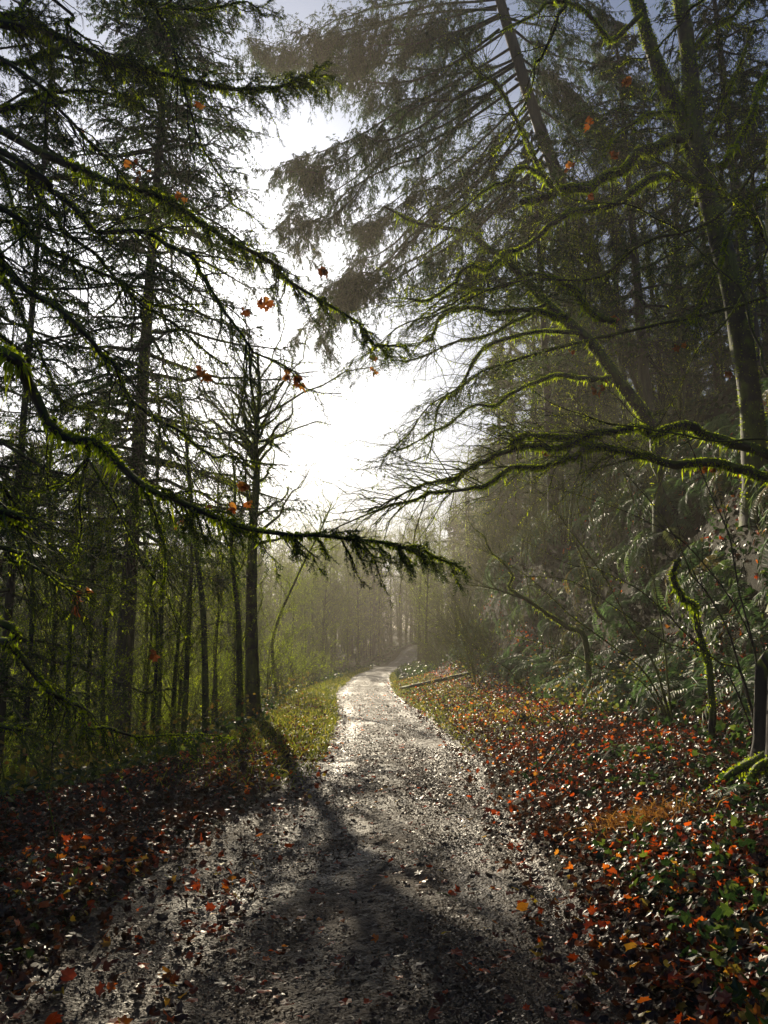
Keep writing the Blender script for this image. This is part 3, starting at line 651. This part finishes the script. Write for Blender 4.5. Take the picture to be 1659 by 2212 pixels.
stems('vine_maple', 'thin bare vine maple stems fanning left from beside the dark stump', p, [
    ([(1600, 1465), (1545, 1430), (1480, 1365), (1435, 1320), (1375, 1275), (1320, 1245), (1255, 1220), (1180, 1190), (1110, 1160)], 7.6, .014),
    ([(1590, 1400), (1530, 1275), (1495, 1235), (1455, 1160), (1380, 1055), (1310, 960), (1230, 850)], 7.6, .013),
    ([(1630, 1400), (1580, 1200), (1530, 1050), (1450, 860), (1400, 760), (1330, 640)], 7.6, .012),
    ([(1560, 1440), (1450, 1390), (1330, 1310), (1240, 1260), (1150, 1250), (1060, 1250)], 7.6, .01),
    ([(1620, 1380), (1500, 1200), (1400, 1130), (1280, 1080), (1180, 1050), (1100, 1030)], 7.6, .01)], 14, .7, 150)
p = at(1450, 1500, 11); p[2] = float(ground(p[0], p[1]))
stems('vine_maple', 'bare twiggy vine maple leaning left above the leafy slope', p, [
    ([(1430, 1480), (1380, 1380), (1330, 1300), (1270, 1200), (1200, 1100), (1130, 1030), (1060, 980)], 11, .022),
    ([(1410, 1470), (1330, 1400), (1240, 1330), (1150, 1250), (1060, 1200), (980, 1170)], 11, .018),
    ([(1440, 1440), (1420, 1300), (1390, 1150), (1340, 1000), (1290, 870)], 11, .018),
    ([(1400, 1480), (1300, 1440), (1200, 1400), (1100, 1370), (1020, 1365)], 11, .014)], 16, 1.0, 250)
p = at(1270, 1395, 17); p[2] = float(ground(p[0], p[1]))-.1
stems('leaning_sapling', 'mossy sapling leaning left over the road edge in the haze', p, [
    ([(1260, 1382), (1215, 1355), (1180, 1330), (1150, 1300), (1115, 1270), (1100, 1245), (1080, 1210), (1050, 1175), (1030, 1150), (1005, 1115), (975, 1085)], 17, .07),
    ([(1150, 1300), (1060, 1270), (980, 1260), (900, 1240)], 17, -.03)], 26, 1.3, 900)
p = at(1360, 1350, 18); p[2] = float(ground(p[0], p[1]))-.1
stems('leaning_sapling', 'grey curved sapling on the ferny bank with upright bare twigs', p, [
    ([(1355, 1340), (1315, 1330), (1290, 1310), (1275, 1275), (1265, 1225), (1250, 1175), (1237, 1135), (1210, 1050), (1170, 960)], 18, .06)], 26, 1.3, 500)
p = at(1160, 1560, 10); p[2] = float(ground(p[0], p[1]))
stems('bare_twig', 'bare branch stuck up out of the fallen leaves right of the track', p, [
    ([(1215, 1575), (1160, 1520), (1120, 1470), (1080, 1430), (1030, 1400)], 10, .012), ([(1140, 1530), (1090, 1520), (1030, 1480)], 10, .008)], 8, .4, 60)

# mossy snag and dark stump at the right
p = at(1525, 1440, 9.2); base = (p[0], p[1], float(ground(p[0], p[1]))-.2)
sn = empty('mossy_snag', base, 'short broken mossy pole leaning left among the ferns', 'snag')
mb, P, rr = limb_from(sn, [(1525, 1420), (1515, 1365), (1485, 1310), (1460, 1255), (1445, 1215)], 9.2, 9.0, .042, .03, start=base)
o = mb.build('trunk', BARKM, sn, np.array(base)); mm = MB(); moss_on(mm, P, rr, 900, (.02, .05), .01); mm.build('moss_foliage', MOSS, o, np.array(base))
p = at(1690, 1590, 7.2); base = np.array((p[0], p[1], float(ground(p[0], p[1]))-.2))
st = empty('stump', tuple(base), 'dark rotten stump with mossy roots at the right edge above the leaves', 'stump')
mb = MB(); na, nz = 48, 30; A_, H_ = np.meshgrid(np.linspace(0, 2*np.pi, na, endpoint=False), np.linspace(0, 1, nz))
rim = 1.15+.12*np.sin(A_*3+1)+.1*np.sin(A_*7)+.06*rng.standard_normal((1, na)); ridge = .16*noise2(np.cos(A_)*3, np.sin(A_)*3+H_*.5, 2.2, 91)+.06*noise2(np.cos(A_)*8, np.sin(A_)*8+H_*1.5, 2.5, 92)
rr = np.interp(H_, [0, .15, .4, 1], [.42, .3, .24, .2])*(1+ridge); rr[-1] *= .35; rr[-2] *= .8
zz = H_*rim; zz[-1] = zz[-3]*.86; V = np.stack([rr*np.cos(A_)+.1*H_, rr*np.sin(A_)+.1*H_, zz], -1)+base
i = np.arange(na*nz).reshape(nz, na); mb.add(V, np.stack([i[:-1], np.roll(i, -1, 1)[:-1], np.roll(i, -1, 1)[1:], i[1:]], -1).reshape(-1, 4))
mb.build('trunk', BARK, st, base)
for k in range(5):
    a = math.pi+(-1.2+.6*k); P = catmull([base+[0, 0, .45], base+[.22*math.cos(a), .22*math.sin(a), .32], base+[.45*math.cos(a), .45*math.sin(a), .12+.05*k], base+[.75*math.cos(a), .7*math.sin(a), .0]], 12)
    P[-1, 2] = float(ground(P[-1, 0], P[-1, 1]))-.05
    mb = MB(); rr = np.linspace(.06, .02, 12); tubes(mb, P[None], rr[None], 7, .08); o = mb.build('root', BARKM, st, base)
    mm = MB(); moss_on(mm, P[None], rr[None], 260, (.015, .04), .008); mm.build('moss_foliage', MOSS, o, base)

# fallen log, sticks, clods
def stick(name, label, pts, r, moss=0, cat='stick', group=None, mat=BARK):
    P = catmull(pts, 14)
    org = P[0]; mb = MB(); rr = np.linspace(r, r*.55, 14); rr[-1] = r*.1; tubes(mb, P[None], rr[None], 7, .08)
    o = mb.build(name, mat, None, org); o.location = tuple(org); tag(o, label, cat, group)
    if moss: mm = MB(); moss_on(mm, P[None], rr[None], moss, (.02, .05), .012); mm.build('moss_foliage', MOSS, o, org)
def gp(px, py, lift=.02):
    """ground point under a pixel"""
    for d in np.arange(2, 60, .03):
        q = at(px, py, d)
        if q[2] <= float(ground(q[0], q[1])): q[2] = float(ground(q[0], q[1]))+lift; return q
    return at(px, py, 30)
la, lb = gp(868, 1492, .05), gp(990, 1470, .05); lb = lb+(lb-la)*.35; lb[2] = float(ground(lb[0], lb[1]))+.12
stick('fallen_log', 'fallen log slanting up the misty bank beside the far bend', [la, la*.66+lb*.34, la*.33+lb*.67, lb], .1, 120, 'log', None, BARK)
STK = [((1080, 1700), (1200, 1650), (1330, 1620), 'pale thin stick lying on the red leaves uphill of the grass tuft'), ((1470, 1740), (1560, 1690), (1640, 1650), 'long dark stick lying across the leaves below the stump'),
       ((1390, 1655), (1500, 1640), (1600, 1680), 'curved stick lying on the leaf slope near the stump'), ((1180, 1690), (1250, 1600), (1300, 1560), 'straight stick leaning on the slope above the track edge'),
       ((930, 1780), (990, 1770), (1050, 1785), 'small dark twig lying on the gravel at the right wheel rut'), ((870, 1965), (960, 1955), (1010, 1985), 'broken twig lying on the gravel in the foreground')]
for a, b_, c, lab in STK: stick('stick', lab, [gp(*a), gp(*b_, .06), gp(*c)], .009, 0, 'stick', None, TWIG)
for k, (px, py, lab) in enumerate([(1290, 1655, 'dark earth clod standing clear of the leaves left of the stump'), (1130, 1560, 'low dark clod beside the hazy edge of the track'), (1330, 1650, 'rounded dark clod tucked behind its neighbour on the slope')]):
    q = gp(px, py, 0); mb = MB(); nu, nv = 12, 8
    u = np.linspace(0, 2*np.pi, nu, endpoint=False); v = np.linspace(.02, np.pi-.02, nv); UU, VV = np.meshgrid(u, v)
    rr = .12*(1+.25*noise2(UU*2, VV*2, 1.5, 80+k)); V = np.stack([rr*np.cos(UU)*np.sin(VV), rr*np.sin(UU)*np.sin(VV), .8*rr*np.cos(VV)], -1)
    i = np.arange(nu*nv).reshape(nv, nu); mb.add(V, np.stack([i[:-1], np.roll(i, -1, 1)[:-1], np.roll(i, -1, 1)[1:], i[1:]], -1).reshape(-1, 4))
    o = mb.build('clod', GROUND); o.location = tuple(q+[0, 0, .05]); tag(o, lab, 'clod')

# dry grass tuft
q = gp(1390, 1790, 0); mb = MB(); n = 900
pos = q+np.stack([rng.normal(0, .2, n), rng.normal(0, .12, n), np.zeros(n)], -1); pos[:, 2] = ground(pos[:, 0], pos[:, 1])
d = np.stack([rng.normal(0, .6, n), rng.normal(-.1, .5, n), np.ones(n)], -1)
blades(mb, pos, d, rng.standard_normal((n, 3)), U(.12, .34, n), .007, sag=.4)
o = mb.build('dry_grass', DRYG, None, q, smooth=False); o.location = tuple(q); tag(o, 'orange tuft of dry grass on the leafy right bank', 'grass tuft')

# ------------------------------------------------------------------ ferns
def fern_mb(nf, L, seed):
    mb = MB(); K = 9; t = np.linspace(0, 1, K)
    for k in range(nf):
        a = k*2.4+U(-.3, .3); ln = L*U(.7, 1.15); up = U(.45, 1.0)
        h = np.sin(np.clip(t*1.5, 0, 1.5))*.75*ln; z = ln*(up*t-(.85+.4*up)*t**2)
        sw = U(-.2, .2)*ln*t**2
        P = np.stack([h*math.cos(a)-sw*math.sin(a), h*math.sin(a)+sw*math.cos(a), z], -1)
        tubes(mb, P[None], (.005*(1-.8*t))[None], 3, rnd=np.array([.5]))
        m = 30; tt = np.repeat(np.linspace(.1, .99, m), 2); pos, T = along(P[None], np.zeros(2*m, int), tt)
        sd = nrm(np.cross(T, [0, 0, 1.]))*np.tile([1, -1], m)[:, None]; up_ = np.cross(sd, T)
        prof = np.clip(np.sin(np.pi*np.clip(tt*.85+.12, 0, 1)), .05, 1)**.8
        blades(mb, pos, sd+T*.3+rng.standard_normal(pos.shape)*.08+np.array([0, 0, -.15]), np.cross(T, sd)+rng.standard_normal(pos.shape)*.15, .12*ln/.9*prof, .024*ln/.9, np.full(2*m, np.clip(U(0, .95)+.1*(U(0, 1) > .9), 0, 1)), sag=.12)
    return mb
fp = [fern_mb(int(U(15, 22)), U(.95, 1.25), k) for k in range(6)]
fo = [m.build('sword_fern', FERN, smooth=False) for m in fp]
used = [0]
def put_fern(x, y, sc, lab, grp, i):
    k = i % 6
    if used[0] < 6: o = fo[used[0]]; used[0] += 1
    else: o = fo[k].copy(); C.objects.link(o)
    gn = gnormal(np.array([x]), np.array([y]), .4)[0]; ax = nrm(gn*.9+np.array([0, 0, .7]))
    o.location = (x, y, float(ground(x, y))+.02); o.rotation_mode = 'QUATERNION'
    o.rotation_quaternion = Vector(ax).to_track_quat('Z', 'Y') @ Quaternion((0, 0, 1), float(U(0, 6.28)))
    o.scale = (sc,)*3; tag(o, lab, 'fern', grp)
cnt = 0
spots = []
for _ in range(4000):
    y = float(6.5+33*U(0, 1)**1.7); s = float(U(4.4, 8.8)); x = float(rc(y)+s)
    if all((x-a)**2+(y-b)**2 > (.55+.012*y)**2 for a, b in spots): spots.append((x, y))
    if len(spots) > 280: break
for x, y in spots:
    put_fern(x, y, U(.9, 1.45)*(1 if y < 20 else 1.1), 'glossy sword fern hanging from the steep right bank' if y < 18 else 'hazy sword fern on the far part of the right bank', 'sword ferns on the near right bank' if y < 18 else 'sword ferns on the far right bank', cnt); cnt += 1
for px, py, lab in ((40, 1690, 'sword fern at the left edge beyond the leafy verge'), (100, 1680, 'dark sword fern beside the left edge fern'), (1345, 1640, 'small fern standing alone in the red leaves of the slope'), (1640, 1720, 'fern at the right edge below the stump')):
    q = gp(px, py, 0); put_fern(q[0], q[1], .55 if px > 1000 else .8, lab, None, cnt); cnt += 1

# ------------------------------------------------------------------ the mossy maple and slim trees left of the track
def bare_tree(name, label, base, pts, r0, nl=26, limbL=2.2, moss=True, upright=.5, group=None, tlow=.3, nb=7, ntw=6, r1=.015, drop=0, mossn=40, twl=.5, msz=1.0, ang=(35, 70)):
    root = empty(name, tuple(base), label, 'tree', group); B = np.array(base, float)
    o, P, rr = trunk_part(root, pts, r0, r1, BARKM, 10, 1.35)
    L, lr = spawn(P, rr, nl, (tlow, .98), limbL, ang, -.22+drop, (0, 0, upright), 8, r0=r0*.25, taper=.45, wig=.05, curve=.25)
    mb = MB(); tubes(mb, L, lr, 5)
    Q, q = spawn(L, lr, nb, (.15, 1), limbL*.45, (25, 60), drop, (0, 0, upright*.4), 6, r0=.009, wig=.05); tubes(mb, Q, q, 3)
    W, w = spawn(Q, q, ntw, (.15, 1), limbL*.45*twl, (25, 65), drop, (0, 0, .1), 4, r0=.0045); tubes(mb, W, w, 3)
    mb.build('crown', TWIGM, root, B)
    if moss:
        mm = MB(); moss_on(mm, P, rr, mossn*12, (.03*msz, .07*msz), .016*msz); moss_on(mm, L, lr, mossn, (.03*msz, .08*msz), .016*msz); moss_on(mm, Q, q, max(4, mossn//5), (.03*msz, .07*msz), .012*msz)
        mm.build('moss_foliage', MOSS, root, B)
    return root
def on_ground(px, py, d):
    b = at(px, py, d); b[2] = float(ground(b[0], b[1]))-.15; return b
b = on_ground(548, 1545, 22)
bare_tree('maple_tree', 'mossy maple with a broom of upright bare branches beside the track', b, [b]+[at(x, y, 22) for x, y in ((545, 1450), (543, 1345), (545, 1195), (548, 1120), (555, 1025), (552, 950), (560, 850), (556, 760))], .2, 46, 3.7, True, .04, None, .36, 7, 6, .03, mossn=170, msz=.8, ang=(30, 78), twl=.9)
# slim mossy trees
SL = [([(450, 1500), (440, 1345), (425, 1195), (415, 1095), (408, 1020), (395, 900), (380, 800)], 18, .075, 'slim mossy tree bowed left, two trunks left of the broom shaped maple'),
      ([(520, 1530), (515, 1345), (505, 1245), (500, 1170), (508, 1060), (500, 960)], 20, .085, 'thin mossy tree standing close against the left of the broom shaped maple'),
      ([(400, 1500), (410, 1295), (415, 1145), (405, 1000), (410, 880)], 19, .07, 'straight mossy pole tree behind the bowed slim tree'),
      ([(345, 1500), (350, 1245), (340, 1050), (345, 900), (335, 800)], 21, .07, 'thin pole tree midway between the tall fir and the bowed slim tree'),
      ([(310, 1500), (318, 1300), (308, 1100), (315, 950)], 26, .07, 'thin pole tree just right of the tall fir'),
      ([(190, 1500), (200, 1250), (185, 1000), (195, 850)], 20, .07, 'mossy pole tree just left of the tall fir'),
      ([(110, 1550), (120, 1300), (105, 1050), (125, 880)], 17, .07, 'mossy pole tree between the left edge fir and the tall fir'),
      ([(470, 1520), (465, 1400), (480, 1250), (470, 1100), (478, 980)], 26, .08, 'hazy pole tree between the bowed tree and the thin mossy tree'),
      ([(600, 1500), (590, 1380), (640, 1250), (690, 1150), (720, 1080)], 30, .07, 'hazy tree leaning right over the verge beyond the maple')]
SL += [([(60, 1500), (70, 1300), (50, 1100), (75, 950)], 15, .06, 'thin mossy sapling near the left edge before the slim fir'), ([(230, 1530), (225, 1400), (240, 1250), (228, 1120)], 15, .05, 'short mossy sapling before the trunk of the tall fir'), ([(160, 1520), (150, 1380), (170, 1200), (160, 1080)], 14, .05, 'crooked mossy sapling left of the tall fir trunk'), ([(330, 1500), (340, 1380), (325, 1280), (345, 1180)], 17, .045, 'low mossy sapling right of the tall fir trunk')]
for pxs, d, r0, lab in SL:
    b = on_ground(*pxs[0], d)
    bare_tree('slim_tree', lab, b, [b]+[at(x, y, d) for x, y in pxs[1:]], r0, (11 if pxs[0][0] in (450, 400, 520) else 26), 1.8, True, .1, None, .1, 5, 4, .012, .2, 110)

# ------------------------------------------------------------------ woods behind: copies
Z = (0, 0, -60)   # prototypes become the first copy of each kind
def straight(H, w=.3): return [np.zeros(3)]+[np.array([U(-w, w)*f, U(-w, w)*f, H*f]) for f in (.35, .7, 1.0)]
pb = [bare_tree('bare_tree', 'x', np.zeros(3), straight(h), r, nl, ll, True, up, None, .15, 9, 7, .015, dr, 60, msz=1.3)
      for h, r, nl, ll, up, dr in ((9, .1, 34, 2.6, .15, .1), (10, .12, 38, 3.2, .2, .05), (8, .07, 34, 2.4, .05, .3), (12, .16, 40, 3.8, .25, .05))]
pc = [conifer('fir_tree', h, r, 100, 'x', (0, 0, 0), (0, 0), .1, .2, .34, 24, 22, .13, .035, shape=.6) for h, r in ((18, 3.2), (14, 2.8))]
ps = []
for k in range(3):
    root = empty('bare_shrub', (0, 0, 0), 'x', 'shrub'); n = 14
    d = np.stack([rng.normal(-.25, .45, n), rng.normal(0, .45, n), np.ones(n)], -1); s = np.linspace(0, 1, 8)[None, :, None]
    P = nrm(d)[:, None]*U(1.6, 3.4, n)[:, None, None]*s+np.array([-.8, 0, -.4])*s**2*U(.2, 1.2, n)[:, None, None]+rng.standard_normal((n, 8, 3))*.04*s
    rr = U(.01, .022, n)[:, None]*(1-.85*np.linspace(0, 1, 8)[None]); mb = MB(); tubes(mb, P, rr, 4)
    Q, q = spawn(P, rr, 9, (.25, 1), 1.0, (20, 55), 0, (0, 0, .15), 5, r0=.007); tubes(mb, Q, q, 3); W, w = spawn(Q, q, 5, (.2, 1), .45, (25, 60), 0, (0, 0, .1), 4, r0=.004); tubes(mb, W, w, 3)
    mb.build('stems', TWIGM, root); mm = MB(); moss_on(mm, P, rr, 50, (.02, .06), .012); mm.build('moss_foliage', MOSS, root); ps.append(root)
pm = []
for r_ in ps:
    q_ = dup(r_, (0, 0, 0), 0, 1, 'x'); pm.append(q_)
    for ch in q_.children:
        if ch.name.startswith('moss'):
            me = ch.data; st_ = [c for c in q_.children if c.name.startswith('stems')][0]
            mm = MB(); vv = np.empty(len(st_.data.vertices)*3, np.float32); st_.data.vertices.foreach_get('co', vv); vv = vv.reshape(-1, 3)
            vv = vv[rng.integers(0, len(vv), 2700)]; blades(mm, vv, rng.standard_normal(vv.shape)+[0, 0, -.8], rng.standard_normal(vv.shape), U(.02, .07, len(vv)), .012, sag=.2)
            nm_ = mm.build('moss_foliage', MOSS); ch.data = nm_.data; bpy.data.objects.remove(nm_)
first = set()
def place(pr, x, y, sc, lab, grp):
    loc = (x, y, float(ground(x, y))-.12); rz = float(U(0, 6.28))
    if pr.name not in first:
        first.add(pr.name); pr.location = loc; pr.rotation_euler = (0, 0, rz); pr.scale = (sc,)*3; tag(pr, lab, None, grp); return
    dup(pr, loc, rz, sc, lab, grp)
def topz(x, y): return 25.8
pts_used = []
def free(x, y, m):
    if any((x-a)**2+(y-b)**2 < m*m for a, b in pts_used): return False
    pts_used.append((x, y)); return True
def fit(x, y, h, sc): return min(sc, (25.6-float(ground(x, y)))/(h*1.06))
k = 0
HB = [9, 10, 8, 12]; HC = [18, 14]
while k < 62:                                            # left wood
    y = float(U(17, 80)); x = float(rc(y)-U(3.6, 34))
    px = x/y*1737+829
    if px < -80 or not free(x, y, 1.1): continue
    i = k % 4; lim = .2*y+1.6 if px > 290 else 14
    place(pb[i], x, y, min(U(.8, 1.25), lim*U(.8, 1.1)/HB[i]), 'slim bare mossy tree in the wood left of the track' if y < 40 else 'misty bare tree deep in the wood left of the track', 'bare trees in the left wood' if y < 40 else 'misty trees deep in the left wood'); k += 1
k = 0
while k < 10:                                            # dark firs behind on the left
    y = float(U(40, 85)); px = float(U(-60, 230)); x = (px-829)/1737*y
    if not free(x, y, 2.2): continue
    i = k % 2; place(pc[i], x, y, fit(x, y, HC[i], U(.9, 1.35)), 'dark fir standing behind the tall fir in the left wood', 'dark firs in the left wood'); k += 1
k = 0
while k < 120:                                            # trees round the far bend
    y = float(U(48, 128)); x = float(rc(y)+rng.choice([-1, 1])*U(2.2, 20))
    if y > 84: x = float(U(-22, 16))
    if abs(x-rc(y)) < 2.2 or not free(x, y, 1.0): continue
    i = k % 4; h = (.17*y+1.6-max(0, .1*(y-85)))*U(.65, 1.0); place(pb[i], x, y, h/HB[i], 'misty bare tree standing by the far bend of the track', 'misty trees round the far bend'); k += 1
k = 0
while k < 14:
    y = float(U(70, 130)); x = float(U(-26, 14))
    if abs(x-rc(y)) < 2.6 or not free(x, y, 1.8): continue
    i = k % 2; h = (.15*y+1.6-max(0, .1*(y-85)))*U(.7, 1.0); place(pc[i], x, y, h/HC[i], 'misty fir closing the view beyond the far bend', 'misty firs beyond the far bend'); k += 1
k = 0
while k < 44:                                            # top of the right bank
    y = float(U(15, 70)); x = float(rc(y)+U(7.5, 26)); px = x/y*1737+829
    if px > 1850 or px < 1040+3*y*0 or not free(x, y, 1.3): continue
    i = k % 4; place(pb[i], x, y, fit(x, y, HB[i], U(1.0, 1.5)), 'bare hazy tree on top of the right bank', 'bare trees on top of the right bank'); k += 1
k = 0
while k < 9:
    y = float(U(28, 60)); x = float(rc(y)+U(8, 20)); px = x/y*1737+829
    if px > 1750 or px < 1000 or not free(x, y, 2): continue
    i = k % 2; place(pc[i], x, y, fit(x, y, HC[i], U(.8, 1.2)), 'hazy fir among bare trees on top of the right bank', 'firs on top of the right bank'); k += 1
k = 0
while k < 60:                                            # bare brush on the bank
    y = float(U(20, 60)); x = float(rc(y)+U(3.4, 9))
    if not free(x, y, .9): continue
    place(ps[k % 3], x, y, U(.8, 1.3), 'bare thin stemmed shrub leaning out from the misty right bank', 'bare shrubs on the right bank'); k += 1
k = 0
while k < 60:
    y = float(U(12, 42)); x = float(rc(y)-verge(y)-U(.8, 3+.3*y))
    if not free(x, y, .9): continue
    place(pm[k % 3], x, y, U(.8, 1.5) if y > 24 or x < -9 else U(.4, .65), 'bare thin stemmed shrub at the foot of the left wood', 'bare shrubs in the left wood'); k += 1

mb = MB(); n = 420
y = U(98, 150, n); x = U(-75, 40, n); k = np.abs(x-rc(y)) > 1.5; x, y = x[k], y[k]; n = len(x); h = U(8, 12.5, n)*np.clip(1.15-(y-98)/160, .8, 1.2); s_ = np.linspace(0, 1, 5)[None, :, None]
b0 = np.stack([x, y, ground(x, y)-.2], -1); P = b0[:, None]+np.stack([rng.normal(0, .5, n), rng.normal(0, .5, n), h], -1)[:, None]*s_
rr = U(.07, .2, n)[:, None]*(1-.8*np.linspace(0, 1, 5)[None]); tubes(mb, P, rr, 5)
L_, l_ = spawn(P, rr, 26, (.05, .98), 3.2, (30, 75), 0, (0, 0, .1), 5, r0=.05); tubes(mb, L_, l_, 3)
Q_, q_ = spawn(L_, l_, 7, (.1, 1), 1.3, (25, 70), 0, (0, 0, .1), 4, r0=.025); tubes(mb, Q_, q_, 3)
tag(mb.build('far_woods', TWIGM), 'far misty wood reading as one brown mass beyond the bend', 'woods', kind='stuff')

# ------------------------------------------------------------------ air, light, camera
m, nt, out = new_mat('haze_air'); pv = N(nt, 'ShaderNodeVolumePrincipled')
pv.inputs['Density'].default_value = .0018; pv.inputs['Anisotropy'].default_value = .4; pv.inputs['Color'].default_value = (.97, .9, .79, 1)
nt.links.new(pv.outputs[0], out.inputs['Volume'])
mb = MB(); x0, x1, y0, y1, z0, z1 = -118, 118, -41, 168, -8, 34
mb.add([(x, y, z) for z in (z0, z1) for y in (y0, y1) for x in (x0, x1)], [(0, 2, 3, 1), (4, 5, 7, 6), (0, 1, 5, 4), (2, 6, 7, 3), (0, 4, 6, 2), (1, 3, 7, 5)])
tag(mb.build('haze', m, smooth=False), 'thin morning mist filling the forest air', 'haze', kind='stuff')

sc = bpy.context.scene
w = bpy.data.worlds.new('World'); sc.world = w; w.use_nodes = True; nt = w.node_tree
sky = nt.nodes.new('ShaderNodeTexSky'); sky.sky_type = 'NISHITA'; sky.sun_disc = False
sky.sun_elevation = R(SUN_EL); sky.sun_rotation = R(SUN_AZ); sky.air_density = 1.0; sky.dust_density = 3.0; sky.ozone_density = 6.0
bg = nt.nodes['Background']; nt.links.new(sky.outputs[0], bg.inputs[0]); bg.inputs['Strength'].default_value = .056
ld = bpy.data.lights.new('sun', 'SUN'); ld.energy = 5.0; ld.angle = R(.5); ld.color = (1, .86, .63)
lo = bpy.data.objects.new('sun', ld); C.objects.link(lo); lo.location = (-20, 60, 40)
sd = Vector((math.sin(R(SUN_AZ))*math.cos(R(SUN_EL)), math.cos(R(SUN_AZ))*math.cos(R(SUN_EL)), math.sin(R(SUN_EL))))
lo.rotation_mode = 'QUATERNION'; lo.rotation_quaternion = sd.to_track_quat('Z', 'Y')

cd = bpy.data.cameras.new('camera'); co = bpy.data.objects.new('camera', cd); C.objects.link(co)
co.location = (0, 0, CAMZ); co.rotation_euler = (math.pi/2+PITCH, 0, 0)
cd.sensor_fit = 'VERTICAL'; cd.sensor_height = 24; cd.lens = 24*F/1024; cd.clip_start = .05; cd.clip_end = 1000
sc.camera = co
sc.view_settings.view_transform = 'Standard'; sc.view_settings.look = 'None'; sc.view_settings.exposure = .38; sc.view_settings.gamma = 1
cy = sc.cycles
cy.use_denoising = True
try: cy.denoiser = 'OPENIMAGEDENOISE'
except Exception: pass
cy.denoising_input_passes = 'RGB_ALBEDO_NORMAL'
cy.max_bounces = 5; cy.diffuse_bounces = 2; cy.glossy_bounces = 2; cy.transmission_bounces = 3; cy.volume_bounces = 1; cy.transparent_max_bounces = 4
cy.caustics_reflective = False; cy.caustics_refractive = False; cy.sample_clamp_indirect = 4; cy.sample_clamp_direct = 0
print('BUILD', round(time.time()-T0, 1), 's', sum(len(me.polygons) for me in bpy.data.meshes))
